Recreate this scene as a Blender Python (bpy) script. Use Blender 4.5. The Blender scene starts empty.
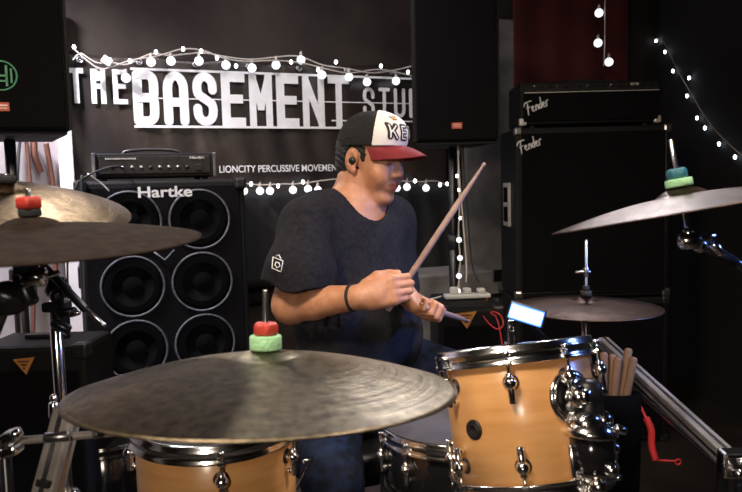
import bpy, bmesh, math, random
import numpy as np
from mathutils import Vector, Matrix
random.seed(7); rng = np.random.default_rng(7)
S = bpy.context.scene
C = S.collection
PI = math.pi

# ------------------------------------------------------------------ camera, world, lights
F = 700.0
CAMZ = 1.2
M3 = (Matrix.Rotation(math.radians(85), 3, 'X') @ Matrix.Rotation(math.radians(-1.4), 3, 'Z'))
cd = bpy.data.cameras.new('camera'); cam = bpy.data.objects.new('camera', cd); C.objects.link(cam)
cam.matrix_world = Matrix.Translation((0, 0, CAMZ)) @ M3.to_4x4()
cd.sensor_width = 36; cd.lens = F / 742 * 36; cd.clip_start = 0.02
cd.dof.use_dof = True; cd.dof.focus_distance = 1.85; cd.dof.aperture_fstop = 7.0
S.camera = cam

def W(px, py, Y):
    d = M3 @ Vector(((px - 371) / F, (246 - py) / F, -1))
    return Vector((0, 0, CAMZ)) + d * (Y / d.y)

world = bpy.data.worlds.new('world'); S.world = world; world.use_nodes = True
world.node_tree.nodes['Background'].inputs[0].default_value = (0.55, 0.6, 0.8, 1)
world.node_tree.nodes['Background'].inputs[1].default_value = 0.02
S.view_settings.view_transform = 'Standard'; S.view_settings.look = 'None'
S.view_settings.exposure = -0.12; S.view_settings.gamma = 1.0; S.view_settings.use_curve_mapping = False

def area(name, loc, target, size, power, col, shape='DISK', sy=None, spread=180):
    l = bpy.data.lights.new(name, 'AREA'); l.shape = shape; l.size = size; l.energy = power; l.color = col
    if sy: l.size_y = sy
    l.spread = math.radians(spread)
    o = bpy.data.objects.new(name, l); C.objects.link(o); o.location = loc
    o.rotation_euler = (Vector(target) - Vector(loc)).to_track_quat('-Z', 'Y').to_euler()
    return o
area('overhead_light', (-0.65, 0.30, 2.5), (0.0, 1.6, 0.9), 0.5, 18, (1.0, 0.83, 0.65), spread=110)
area('overhead_light', (0.95, 0.8, 2.5), (0.2, 1.6, 0.7), 0.4, 11, (1.0, 0.84, 0.68), spread=110)
area('overhead_light', (-0.35, 2.55, 2.5), (-0.45, 3.5, 1.5), 0.7, 9, (0.96, 0.92, 0.96), spread=120)
area('overhead_light', (-1.60, 2.35, 2.45), (-1.60, 2.95, 1.1), 0.3, 42, (0.97, 0.93, 1.0), spread=100)
area('overhead_light', (-1.05, 2.55, 2.3), (-0.35, 1.0, 0.9), 0.22, 2.6, (1.0, 0.95, 0.88), spread=60)  # added to raise a highlight on the big cymbal, no fixture there
area('overhead_light', (0.75, 2.6, 2.3), (0.0, 1.0, 0.9), 0.22, 3.0, (0.95, 0.95, 1.0), spread=60)  # added likewise from the right for the cymbal highlight
area('front_fill', (-0.35, -1.05, 1.55), (0.0, 1.3, 0.8), 0.35, 8, (1.0, 0.84, 0.66), spread=120)  # added frontal fill that reaches the drum shells under the cymbal
area('blue_fill', (1.55, 1.25, 1.5), (0.05, 1.75, 0.80), 0.2, 2.2, (0.20, 0.36, 1.0), spread=50)  # added blue fill for the tint on shirt and face

# ------------------------------------------------------------------ materials
def mat(name, col, rough=0.5, metal=0.0, bump=0.0, bscale=60, var=0.0, vscale=8, col2=None, emit=0.0, ecol=None,
        coat=0.0, spec=0.5, stretch=None, aniso=0.0, sss=0.0, detail=4, trans=0.0, alpha=1.0):
    m = bpy.data.materials.new(name); m.use_nodes = True
    nt = m.node_tree; b = nt.nodes['Principled BSDF']
    b.inputs['Base Color'].default_value = (*col, 1); b.inputs['Roughness'].default_value = rough
    b.inputs['Metallic'].default_value = metal
    b.inputs['Specular IOR Level'].default_value = spec
    b.inputs['Coat Weight'].default_value = coat; b.inputs['Coat Roughness'].default_value = 0.15
    if trans: b.inputs['Transmission Weight'].default_value = trans
    if sss:
        b.inputs['Subsurface Weight'].default_value = sss
        b.inputs['Subsurface Radius'].default_value = (0.01, 0.004, 0.002); b.inputs['Subsurface Scale'].default_value = 0.6
    if emit:
        b.inputs['Emission Color'].default_value = (*(ecol or col), 1); b.inputs['Emission Strength'].default_value = emit
    tc = nt.nodes.new('ShaderNodeTexCoord'); mp = nt.nodes.new('ShaderNodeMapping')
    nt.links.new(tc.outputs['Object'], mp.inputs[0])
    if stretch: mp.inputs['Scale'].default_value = stretch
    if var or col2:
        n = nt.nodes.new('ShaderNodeTexNoise'); n.inputs['Scale'].default_value = vscale; n.inputs['Detail'].default_value = detail
        r = nt.nodes.new('ShaderNodeValToRGB'); c2 = col2 or tuple(c * (1 - var) for c in col)
        r.color_ramp.elements[0].position = .35; r.color_ramp.elements[1].position = .65
        r.color_ramp.elements[0].color = (*c2, 1); r.color_ramp.elements[1].color = (*col, 1)
        nt.links.new(mp.outputs[0], n.inputs['Vector']); nt.links.new(n.outputs[0], r.inputs[0])
        nt.links.new(r.outputs[0], b.inputs['Base Color'])
    if bump:
        n = nt.nodes.new('ShaderNodeTexNoise'); n.inputs['Scale'].default_value = bscale; n.inputs['Detail'].default_value = detail
        bp = nt.nodes.new('ShaderNodeBump'); bp.inputs['Strength'].default_value = bump; bp.inputs['Distance'].default_value = 0.01
        nt.links.new(mp.outputs[0], n.inputs['Vector']); nt.links.new(n.outputs[0], bp.inputs['Height'])
        nt.links.new(bp.outputs[0], b.inputs['Normal'])
    if aniso:
        b.inputs['Anisotropic'].default_value = aniso
        tg = nt.nodes.new('ShaderNodeTangent'); tg.direction_type = 'RADIAL'; tg.axis = 'Z'
        nt.links.new(tg.outputs[0], b.inputs['Tangent'])
    return m

def cymbal_mat(name, col, col2, rough=.38):
    """lathed bronze: fine concentric tone lines plus patina"""
    m = mat(name, col, rough, 1.0, col2=col2, vscale=70, detail=8, aniso=.6)
    nt = m.node_tree; b = nt.nodes['Principled BSDF']
    tc = nt.nodes.new('ShaderNodeTexCoord')
    ln = nt.nodes.new('ShaderNodeVectorMath'); ln.operation = 'MULTIPLY'; ln.inputs[1].default_value = (1, 1, 0)
    l2 = nt.nodes.new('ShaderNodeVectorMath'); l2.operation = 'LENGTH'
    nt.links.new(tc.outputs['Object'], ln.inputs[0]); nt.links.new(ln.outputs[0], l2.inputs[0])
    n = nt.nodes.new('ShaderNodeTexNoise'); n.noise_dimensions = '1D'; n.inputs['Scale'].default_value = 450; n.inputs['Detail'].default_value = 3
    nt.links.new(l2.outputs['Value'], n.inputs['W'])
    bp = nt.nodes.new('ShaderNodeBump'); bp.inputs['Strength'].default_value = .35; bp.inputs['Distance'].default_value = .002
    n2 = nt.nodes.new('ShaderNodeTexNoise'); n2.inputs['Scale'].default_value = 38; n2.inputs['Detail'].default_value = 2
    nt.links.new(tc.outputs['Object'], n2.inputs['Vector'])
    bp2 = nt.nodes.new('ShaderNodeBump'); bp2.inputs['Strength'].default_value = .22; bp2.inputs['Distance'].default_value = .004
    nt.links.new(n2.outputs[0], bp2.inputs['Height'])
    nt.links.new(n.outputs[0], bp.inputs['Height']); nt.links.new(bp2.outputs[0], bp.inputs['Normal'])
    nt.links.new(bp.outputs[0], b.inputs['Normal'])
    return m

M = dict(
    chrome=mat('chrome', (.86, .85, .86), .17, 1.0),
    steel=mat('steel', (.50, .50, .52), .3, 1.0, var=.3, vscale=30),
    darkmetal=mat('dark_metal', (.05, .05, .055), .3, .8),
    alu=mat('aluminium', (.34, .31, .29), .5, .1, bump=.15, bscale=60, var=.25, vscale=20, stretch=(1, 1, 1)),
    blackplastic=mat('black_plastic', (.012, .012, .014), .4),
    tolex=mat('black_tolex', (.0065, .006, .007), .6, bump=.3, bscale=300, spec=.25),
    grille=mat('grille_cloth', (.0055, .0052, .006), .9, bump=.4, bscale=500, spec=.08),
    ring=mat('speaker_ring', (.14, .14, .165), .5, .3, bump=.4, bscale=200, var=.5, vscale=60),
    cone=mat('speaker_cone', (.0035, .0035, .004), .95, spec=.05),
    white=mat('white_print', (.80, .80, .82), .5, var=.12, vscale=20),
    offwhite=mat('white_plastic', (.7, .7, .68), .4),
    vinyl=mat('banner_vinyl', (.014, .012, .012), .34, bump=.9, bscale=3.2, spec=.45, detail=5, col2=(.03, .021, .017), vscale=2.5),
    drape=mat('black_cloth', (.009, .009, .010), .9, bump=.3, bscale=30),
    wallback=mat('brown_black_wall', (.034, .027, .023), .85, bump=.3, bscale=25, col2=(.018, .013, .012), vscale=3, spec=.2),
    wallleft=mat('pale_wall', (.62, .58, .60), .8, bump=.1, bscale=12, col2=(.5, .45, .47), vscale=4),
    wallright=mat('black_wall', (.010, .010, .012), .85, bump=.2, bscale=20),
    floor=mat('dark_floor', (.025, .018, .015), .6, bump=.2, bscale=20, var=.4, vscale=6),
    ceil=mat('black_ceiling', (.015, .015, .016), .9, var=.2),
    red_drape=mat('maroon_cloth', (.11, .016, .016), .9, bump=.3, bscale=5, var=.4, vscale=4),
    greywall=mat('grey_panel', (.24, .225, .22), .6, bump=.2, bscale=20, var=.35, vscale=9),
    maple=mat('maple_lacquer', (.80, .43, .17), .35, coat=.4, col2=(.68, .33, .115), vscale=3, stretch=(2, 2, 14), bump=.02, bscale=8),
    mapledark=mat('lug_gasket', (.03, .02, .015), .5),
    blackshell=mat('black_lacquer', (.010, .010, .012), .12, coat=.6),
    shadedhead=mat('cymbal_shaded_head', (.02, .018, .018), .25),  # dark tone stands in for the big cymbal's shade on this head
    drumhead=mat('coated_drumhead', (.11, .10, .115), .5, var=.25, vscale=9),
    bronze=cymbal_mat('aged_bronze', (.23, .185, .125), (.11, .088, .062), .36),
    bronzedark=cymbal_mat('dark_bronze', (.016, .012, .010), (.009, .007, .006), .5),
    bronzeblack=mat('dull_dark_bronze', (.016, .012, .010), .8, 0.0, spec=.02, col2=(.028, .020, .016), vscale=50),  # near-black brown with random tone, non-metallic
    bronzegold=cymbal_mat('golden_bronze', (.42, .28, .15), (.20, .13, .07), .28),
    bronzered=cymbal_mat('red_bronze', (.115, .07, .055), (.06, .04, .032), .36),
    greenfelt=mat('green_felt', (.38, .72, .40), .9, bump=.4, bscale=200, var=.15, vscale=60),
    redplastic=mat('red_rubber', (.55, .05, .035), .45, var=.3, vscale=50),
    bluepl=mat('teal_plastic', (.03, .16, .22), .4, var=.2),
    rubber=mat('rubber', (.012, .012, .012), .8, var=.2),
    hickory=mat('hickory', (.19, .11, .065), .7, col2=(.11, .06, .035), vscale=12, stretch=(1, 1, .1)),
    stickdark=mat('worn_hickory', (.40, .26, .22), .5, var=.35, vscale=30),
    shirt=mat('charcoal_cotton', (.010, .0105, .0145), .92, bump=.35, bscale=260, col2=(.019, .0175, .022), vscale=90, spec=.2),
    denim=mat('blue_denim', (.009, .018, .050), .85, bump=.35, bscale=350, col2=(.004, .006, .014), vscale=45, spec=.2),
    hair=mat('black_hair', (.008, .007, .007), .55, bump=.6, bscale=220),
    capblack=mat('black_mesh_cap', (.005, .005, .0055), .85, bump=.5, bscale=420),
    capwhite=mat('white_foam_panel', (.80, .76, .74), .8, bump=.1, bscale=300, var=.06, vscale=30),
    capred=mat('maroon_brim', (.20, .012, .018), .8, bump=.2, bscale=300, var=.2, vscale=25),
    gold=mat('gold_thread', (.55, .33, .08), .5, .4),
    ink=mat('black_ink', (.012, .012, .012), .7),
    shoe=mat('black_shoe', (.02, .02, .02), .6, var=.2),
    orange=mat('orange_emblem', (.75, .33, .09), .4, .2, var=.2, vscale=60),
    badge=mat('orange_red_badge', (.65, .10, .04), .4, var=.4, vscale=120),
    greenlogo=mat('green_print', (.10, .38, .20), .6, var=.2, vscale=60),
    silverprint=mat('silver_badge', (.72, .70, .66), .35, .3, var=.2, vscale=60),
    panel=mat('amp_face_plate', (.055, .05, .048), .35, .6, var=.3, vscale=40),
    bulb=mat('bulb_glow', (.9, .92, 1.0), .3, emit=1.6, ecol=(.93, .95, 1.0)),
    bulbhot=mat('led_glow', (.9, .92, 1.0), .3, emit=9, ecol=(.85, .9, 1.0)),
    wirewhite=mat('pale_wire', (.55, .5, .45), .6, var=.2),
    led=mat('led_panel', (.7, .85, 1.0), .3, emit=3.6, ecol=(.27, .5, 1.0)),
    ledglow=mat('led_glow_rim', (.1, .2, .9), .3, emit=1.6, ecol=(.06, .28, 1.0)),  # emissive rim imitating the blue glow around the white panel
    brown=mat('brown_cord', (.14, .05, .03), .6, var=.3),
    redcable=mat('red_cable', (.62, .04, .04), .4, var=.2),
    bagcloth=mat('black_nylon', (.0025, .0025, .003), .9, bump=.3, bscale=150, spec=.05),
)
# skin with vertex tint
def skin_mat():
    m = mat('skin', (.52, .27, .165), .48, bump=.12, bscale=160, sss=.12)
    nt = m.node_tree; b = nt.nodes['Principled BSDF']
    a = nt.nodes.new('ShaderNodeVertexColor'); a.layer_name = 'tint'
    n = nt.nodes.new('ShaderNodeTexNoise'); n.inputs['Scale'].default_value = 45; n.inputs['Detail'].default_value = 3
    tc = nt.nodes.new('ShaderNodeTexCoord'); nt.links.new(tc.outputs['Object'], n.inputs['Vector'])
    r = nt.nodes.new('ShaderNodeValToRGB'); r.color_ramp.elements[0].position = .35; r.color_ramp.elements[1].position = .65
    r.color_ramp.elements[0].color = (.44, .195, .105, 1); r.color_ramp.elements[1].color = (.53, .26, .15, 1)
    mx = nt.nodes.new('ShaderNodeMix'); mx.data_type = 'RGBA'; mx.blend_type = 'MULTIPLY'; mx.inputs['Factor'].default_value = 1
    nt.links.new(n.outputs[0], r.inputs[0])
    nt.links.new(r.outputs[0], mx.inputs[6]); nt.links.new(a.outputs[0], mx.inputs[7]); nt.links.new(mx.outputs[2], b.inputs['Base Color'])
    return m
M['skin'] = skin_mat()

# ------------------------------------------------------------------ mesh helpers
def frame(axis, hint=(0, 0, 1)):
    z = Vector(axis).normalized(); h = Vector(hint)
    if abs(z.dot(h.normalized())) > .98: h = Vector((0, 1, 0))
    x = h.cross(z).normalized(); y = z.cross(x)
    return x, y, z

class MB:
    def __init__(s): s.v = []; s.f = []; s.sm = []
    def add(s, vs, fs, smooth=False):
        n = len(s.v); s.v += [tuple(v) for v in vs]; s.f += [tuple(i + n for i in f) for f in fs]; s.sm += [smooth] * len(fs)
    def box(s, c, size, rot=None, bev=0.0):
        """box with chamfered edges"""
        bm = bmesh.new(); bmesh.ops.create_cube(bm, size=1)
        for v in bm.verts: v.co = Vector((v.co.x * size[0], v.co.y * size[1], v.co.z * size[2]))
        if bev: bmesh.ops.bevel(bm, geom=bm.edges[:], offset=bev, segments=2, affect='EDGES', profile=.5)
        R = rot or Matrix.Identity(3)
        bm.verts.index_update()
        s.add([R @ v.co + Vector(c) for v in bm.verts], [[v.index for v in f.verts] for f in bm.faces]); bm.free()
    def lathe(s, prof, n=32, base=(0, 0, 0), axis=(0, 0, 1), smooth=True, closed=False):
        """prof: list of (r, z)"""
        x, y, z = frame(axis); b = Vector(base); vs = []
        for r, h in prof:
            for k in range(n):
                a = 2 * PI * k / n; vs.append(b + x * (r * math.cos(a)) + y * (r * math.sin(a)) + z * h)
        fs = []; m = len(prof)
        for i in range(m if closed else m - 1):
            j = (i + 1) % m
            for k in range(n):
                k2 = (k + 1) % n; fs.append((i * n + k, i * n + k2, j * n + k2, j * n + k))
        if not closed:
            if prof[0][0] > 1e-5: fs.append(tuple(range(n))[::-1])
            if prof[-1][0] > 1e-5: fs.append(tuple((m - 1) * n + k for k in range(n)))
        s.add(vs, fs, smooth)
    def cyl(s, a, b, r, r2=None, n=14, bev=None):
        a = Vector(a); b = Vector(b); L = (b - a).length; r2 = r if r2 is None else r2
        e = min(r, r2, L / 2) * .25 if bev is None else bev
        s.lathe([(max(r - e, 1e-4), 0), (r, e), (r2, L - e), (max(r2 - e, 1e-4), L)], n, a, b - a)
    def tube(s, pts, r, n=8, smooth_pts=0):
        P = [Vector(p) for p in pts]
        for _ in range(smooth_pts):
            Q = [P[0]]
            for a, b in zip(P, P[1:]): Q += [a * .75 + b * .25, a * .25 + b * .75]
            P = Q + [P[-1]]
        R = r if isinstance(r, (list, tuple)) else None
        vs = []; up = None
        for i, p in enumerate(P):
            t = (P[min(i + 1, len(P) - 1)] - P[max(i - 1, 0)]).normalized()
            if up is None: x, y, _ = frame(t)
            else:
                x = (up - t * up.dot(t)).normalized(); y = t.cross(x)
            up = x
            rr = R[int(i * (len(R) - 1) / max(1, len(P) - 1))] if R else r
            for k in range(n): a = 2 * PI * k / n; vs.append(p + x * rr * math.cos(a) + y * rr * math.sin(a))
        fs = [(i * n + k, i * n + (k + 1) % n, (i + 1) * n + (k + 1) % n, (i + 1) * n + k) for i in range(len(P) - 1) for k in range(n)]
        fs += [tuple(range(n))[::-1], tuple((len(P) - 1) * n + k for k in range(n))]
        s.add(vs, fs, True)
    def ring(s, c, axis, R, r, n=40, m=10, sx=1, sy=1):
        s.lathe([(R + r * sx * math.cos(2 * PI * k / m), r * sy * math.sin(2 * PI * k / m)) for k in range(m)], n, c, axis, True, True)
    def ball(s, c, r, axis=(0, 0, 1), sz=1.0, n=14):
        s.lathe([(max(1e-4, r * math.sin(PI * i / 8)), -r * sz * math.cos(PI * i / 8)) for i in range(9)], n, c, axis)
    def build(s, name, m, parent=None, origin=None):
        me = bpy.data.meshes.new(name)
        o0 = Vector(origin) if origin is not None else Vector((0, 0, 0))
        me.from_pydata([Vector(v) - o0 for v in s.v], [], s.f); me.validate(); me.update()
        me.polygons.foreach_set('use_smooth', s.sm[:len(me.polygons)])
        me.materials.append(m)
        bm = bmesh.new(); bm.from_mesh(me); bmesh.ops.recalc_face_normals(bm, faces=bm.faces); bm.to_mesh(me); bm.free()
        o = bpy.data.objects.new(name, me); C.objects.link(o); o.location = o0
        if parent is not None: o.parent = parent; 
        return o

def tag(o, label=None, cat=None, group=None, kind=None):
    if label: o['label'] = label
    if cat: o['category'] = cat
    if group: o['group'] = group
    if kind: o['kind'] = kind
    return o
def thing(name, label, cat, loc=(0, 0, 0), rot=None, group=None):
    o = bpy.data.objects.new(name, None); C.objects.link(o); o.empty_display_size = .05
    o.location = loc
    if rot is not None: o.rotation_euler = rot.to_euler() if isinstance(rot, Matrix) else rot
    return tag(o, label, cat, group)
def one(mb, name, m, label, cat, group=None, origin=None):
    return tag(mb.build(name, m, None, origin), label, cat, group)
def struct(mb, name, m): return tag(mb.build(name, m), kind='structure')
def rz(a): return Matrix.Rotation(a, 3, 'Z')

# stroke lettering: each glyph on a 0..1 x 0..1 cell
def arc(cx, cy, rx, ry, a0, a1, n=8):
    return [(cx + rx * math.cos(math.radians(a0 + (a1 - a0) * i / n)), cy + ry * math.sin(math.radians(a0 + (a1 - a0) * i / n))) for i in range(n + 1)]
GL = {
    'B': [[(0, 0), (0, 1), (.6, 1)] + arc(.62, .82, .38, .18, 90, 0, 5) + [(1, .66)] + arc(.8, .6, .2, .09, 0, -90, 3) + arc(.8, .40, .2, .1, 90, 0, 3) + [(1, .2)] + arc(.62, .18, .38, .18, 0, -90, 5) + [(0, 0)], [(0, .505), (.8, .505)]],
    'A': [[(0, 0), (0, .75)] + arc(.5, .72, .5, .28, 180, 0, 9) + [(1, 0)], [(0, .42), (1, .42)]],
    'S': [[(1, .70), (1, .78)] + arc(.5, .78, .5, .22, 0, 180, 9) + [(0, .70), (.08, .60), (.92, .40), (1, .30)] + arc(.5, .22, .5, .22, 0, -180, 9) + [(0, .30)]],
    'E': [[(1, 1), (0, 1), (0, 0), (1, 0)], [(0, .52), (.85, .52)]],
    'M': [[(0, 0), (0, 1)], [(.04, .97), (.5, .36), (.96, .97)], [(1, 1), (1, 0)]],
    'N': [[(0, 0), (0, 1), (1, 0), (1, 1)]],
    'T': [[(0, 1), (1, 1)], [(.5, 1), (.5, 0)]],
    'H': [[(0, 0), (0, 1)], [(1, 0), (1, 1)], [(0, .5), (1, .5)]],
    'U': [[(0, 1), (0, .22)] + arc(.5, .22, .5, .22, 180, 360, 9) + [(1, 1)]],
    'D': [[(0, 0), (0, 1), (.5, 1)] + arc(.5, .75, .5, .25, 90, 0, 5) + arc(.5, .25, .5, .25, 0, -90, 5) + [(0, 0)]],
    'I': [[(.5, 0), (.5, 1)]],
    'O': [arc(.5, .75, .5, .25, 0, 180, 8) + arc(.5, .25, .5, .25, 180, 360, 8) + [(1, .75)]],
    'K': [[(0, 0), (0, 1)], [(1, 1), (.05, .45)], [(.3, .6), (1, 0)]],
}
def stroke2d(pts, t, n=8):
    """polygons (lists of 2-D points) covering a thick polyline"""
    out = []
    for (x0, y0), (x1, y1) in zip(pts, pts[1:]):
        dx, dy = x1 - x0, y1 - y0; L = math.hypot(dx, dy)
        if L < 1e-7: continue
        nx, ny = -dy / L * t / 2, dx / L * t / 2
        out.append([(x0 + nx, y0 + ny), (x0 - nx, y0 - ny), (x1 - nx, y1 - ny), (x1 + nx, y1 + ny)])
    q_ = t / 2 * (1.4142 if n == 4 else 1)
    for (x, y) in pts:
        out.append([(x + q_ * math.cos(PI / n + 2 * PI * k / n), y + q_ * math.sin(PI / n + 2 * PI * k / n)) for k in range(n)])
    return out
def glyph(mb, ch, x, y, w, h, t, fn, square=True):
    n0 = len(mb.f)
    for st in GL[ch]:
        pts = [(x + t / 2 + px * (w - t), y + t / 2 + py * (h - t)) for px, py in st]
        for poly in stroke2d(pts, t, 4 if square else 8):
            k = len(mb.f) - n0; mb.add([fn(*p) + BN * (k * .00006) for p in poly], [tuple(range(len(poly)))])
def textmesh(body, size, shear=0.0, extrude=.001, bold=0.0):
    cu = bpy.data.curves.new('t', 'FONT'); cu.body = body; cu.size = size; cu.shear = shear; cu.extrude = extrude; cu.offset = bold
    cu.align_x = 'CENTER'; cu.align_y = 'CENTER'
    o = bpy.data.objects.new('t', cu); C.objects.link(o); dg = bpy.context.evaluated_depsgraph_get(); dg.update()
    me = bpy.data.meshes.new_from_object(o.evaluated_get(dg)); bpy.data.objects.remove(o); bpy.data.curves.remove(cu)
    vs = [v.co.copy() for v in me.vertices]; fs = [tuple(p.vertices) for p in me.polygons]; bpy.data.meshes.remove(me)
    return vs, fs
def text(name, body, size, pos, xdir, ydir, m, parent, shear=0.0, width=None, extrude=.001, bold=0.0):
    vs, fs = textmesh(body, size, shear, extrude, bold)
    if width:
        w = max(v.x for v in vs) - min(v.x for v in vs); k = width / w
        vs = [Vector((v.x * k, v.y, v.z)) for v in vs]
    X = Vector(xdir).normalized(); Yv = Vector(ydir).normalized(); Z = X.cross(Yv)
    mb = MB(); mb.add([Vector(pos) + X * v.x + Yv * v.y + Z * v.z for v in vs], fs)
    return mb.build(name, m, parent)

# ------------------------------------------------------------------ setting
TH = math.radians(21.5)                     # the back wall recedes to the right
BX = Vector((math.cos(TH), math.sin(TH), 0)); BN = Vector((math.sin(TH), -math.cos(TH), 0))   # along it / out of it
B0 = Vector((-1.12, 3.30, 0))
def on_wall(px, py, off=0.0):
    d = M3 @ Vector(((px - 371) / F, (246 - py) / F, -1)); o = Vector((0, 0, CAMZ))
    k = (B0 + BN * off - o).dot(BN) / d.dot(BN)
    return o + d * k
def slab(a, b, z0, z1, th, name, m):
    a = Vector(a); b = Vector(b); d = (b - a); L = d.length; ang = math.atan2(d.y, d.x); n = Vector((math.sin(ang), -math.cos(ang), 0))
    mb = MB(); c = (a + b) / 2 - n * (th / 2) + Vector((0, 0, (z0 + z1) / 2)); mb.box(c, (L, th, z1 - z0), rz(ang)); return struct(mb, name, m)
cornerL = B0 - BX * .27
cornerR = B0 + BX * 3.15
slab(cornerL - BX * .12, cornerR + BX * .1, 0, 2.62, .1, 'wall_back', M['wallback'])
slab((-2.25, 1.3, 0), (cornerL.x, cornerL.y, 0), 0, 2.62, .1, 'wall_left', M['wallleft'])
slab((-2.25, -1.2, 0), (-2.25, 1.35, 0), 0, 2.62, .1, 'wall_side', M['wallback'])
slab((cornerR.x, cornerR.y, 0), (cornerR.x, -1.2, 0), 0, 2.62, .1, 'wall_right', M['wallright'])
slab((2.0, -1.2, 0), (-2.35, -1.2, 0), 0, 2.62, .1, 'wall_front', M['wallright'])
mb = MB(); mb.box((-.15, 1.6, -.03), (4.4, 6.2, .06)); struct(mb, 'floor', M['floor'])
mb = MB(); mb.box((-.15, 1.6, 2.65), (4.4, 6.2, .06)); struct(mb, 'ceiling', M['ceil'])
# pale upright strip of trim where the white wall meets the back wall
a = W(77, 150, 3.0); b_ = W(89, 420, 3.0)
mb = MB(); mb.box((cornerL.x + .02, cornerL.y - .05, 1.0), (.06, .05, 2.0), rz(TH), .004); struct(mb, 'trim_1', M['wallleft'])

# ------------------------------------------------------------------ banner
ban = thing('banner', 'wide black vinyl banner with white studio lettering hung on the back wall', 'banner', on_wall(260, 150, .03))
def rel(parent):                 # parts are modelled in world space, so undo the parent's offset
    inv = parent.matrix_basis.inverted()
    for ch in list(parent.children): ch.matrix_parent_inverse = inv
def wallpt(off):
    """maps metres on the banner (x along, z up) to the world"""
    return lambda x, z: B0 + BN * off + BX * x + Vector((0, 0, z))
def wall_xz(px, py):
    p = on_wall(px, py); return (p - B0).dot(BX), p.z
x0, zt = wall_xz(60, 50); x1, _ = wall_xz(446, 80); _, zb = wall_xz(300, 300)
nx, nz = 90, 50; mb = MB(); vs = []
for j in range(nz + 1):
    for i in range(nx + 1):
        u, v = i / nx, j / nz
        x = x0 + (x1 - x0) * u; z = zb + (zt + .02 * abs(math.sin(u * PI * 5)) * -1 - zb) * v
        d = .012 + .006 * math.sin(u * 31 + v * 9) * math.sin(v * 7 + u * 4) + .004 * math.sin(u * 80 + 10 * v)
        vs.append(wallpt(d)(x, z))
fs = [(j * (nx + 1) + i, j * (nx + 1) + i + 1, (j + 1) * (nx + 1) + i + 1, (j + 1) * (nx + 1) + i) for j in range(nz) for i in range(nx)]
mb.add(vs, fs, True)
sheet = mb.build('vinyl_sheet', M['vinyl'], ban)
sol = sheet.modifiers.new('s', 'SOLIDIFY'); sol.thickness = .002
LOFF = .0335
fn = wallpt(LOFF)
# BASEMENT with its white bars
mb = MB()
def wl(px, py): return wall_xz(px, py)
xa, za = wl(134, 127); xa2, zt2 = wl(134, 70); xb, _ = wl(348, 131)
H = zt2 - za; Wd = xb - xa; n = 8; gap = .020; cw = (Wd - gap * 7) / 8
for i, ch in enumerate('BASEMENT'):
    extra = 0
    glyph(mb, ch, xa + i * (cw + gap), za + .004, cw, H - .008, .042 if ch in 'BASE' else .034, fn, square=ch not in 'BASD')
mb.build('lettering', M['white'], ban)
mb = MB()
def bar(xx0, xx1, z, t, off=.001):
    f2 = wallpt(LOFF + off); mb.add([f2(xx0, z - t / 2), f2(xx1, z - t / 2), f2(xx1, z + t / 2), f2(xx0, z + t / 2)], [(0, 1, 2, 3)])
xe, _ = wl(445, 100)
bar(xa - .005, xe, zt2, .011); bar(xa, xb + .02, za, .011); bar(xb - .1, xe, za + H * .14, .007)
bar(xa + .1, xe, za + H * .5, .005)
mb.build('white_bar', M['white'], ban)
mb = MB()
xt, zt3 = wl(70, 104); xt2, zt4 = wl(126, 71); hh = zt4 - zt3
for i, ch in enumerate('THE'):
    w_ = (xt2 - xt - .06) / 3; glyph(mb, ch, xt + i * (w_ + .03), zt3, w_, hh, .022, fn)
mb.build('lettering', M['white'], ban)
mb = MB()
xs, zs = wl(361, 118); _, zs2 = wl(361, 88); hh = zs2 - zs
for i, ch in enumerate('STUDIO'):
    glyph(mb, ch, xs + i * .088, zs, .066, hh, .019, fn, square=False)
mb.build('lettering', M['white'], ban)
xl, zl = wl(278, 169); xl2, _ = wl(218, 169); xl3, _ = wl(339, 168)
text('lettering', 'LIONCITY PERCUSSIVE MOVEMENT', .048, wallpt(LOFF + .001)((xl2 + xl3) / 2, zl), BX, (0, 0, 1), M['white'], ban, width=xl3 - xl2, bold=.0002)
mb = MB()
for i in range(8):
    x = x0 + .08 + (x1 - x0 - .16) * i / 7; mb.ring(wallpt(.028)(x, zt - .045), BN, .012, .004, 16, 6)
    mb.lathe([(.0085, 0), (.0001, .001)], 12, wallpt(.028)(x, zt - .045), BN)
mb.build('grommet', M['steel'], ban)
rel(ban)

# black cloth hanging below the banner lights, and a grey road case below it
mb = MB(); vs = []
xa_, zt_ = wl(238, 192); xb_, _ = wl(446, 190); _, zb_ = wl(430, 272)
for j in range(13):
    for i in range(61):
        u, v = i / 60, j / 12
        vs.append(wallpt(.07 + .008 * math.sin(u * 50 + v) + .004 * math.sin(u * 23 + 4 * v))(xa_ + (xb_ - xa_) * u, zb_ + (zt_ - zb_) * v))
mb.add(vs, [(j * 61 + i, j * 61 + i + 1, (j + 1) * 61 + i + 1, (j + 1) * 61 + i) for j in range(12) for i in range(60)], True)
dr = one(mb, 'black_drape', M['drape'], 'plain black cloth hanging under the lower light string behind the drummer', 'drape')
dr.modifiers.new('s', 'SOLIDIFY').thickness = .004
case = thing('road_case', 'dull grey case standing on the floor below the black drape behind the drummer', 'case', wallpt(.3)(wl(400, 300)[0], 0))
cx = wl(385, 300)[0]
c_ = wallpt(.25)(cx, .38); mb = MB(); mb.box(c_, (.95, .30, .74), rz(TH), .01); mb.build('body', M['greywall'], case)
for sx in (-.46, .46):
    for sz in (.04, .72): mb = MB(); mb.box(wallpt(.40)(cx + sx, sz), (.06, .02, .06), rz(TH), .004); mb.build('corner_cap', M['steel'], case)
mb = MB(); mb.box(wallpt(.405)(cx, .62), (.97, .012, .02), rz(TH), .002); mb.build('metal_edge', M['steel'], case)
rel(case)

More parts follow.
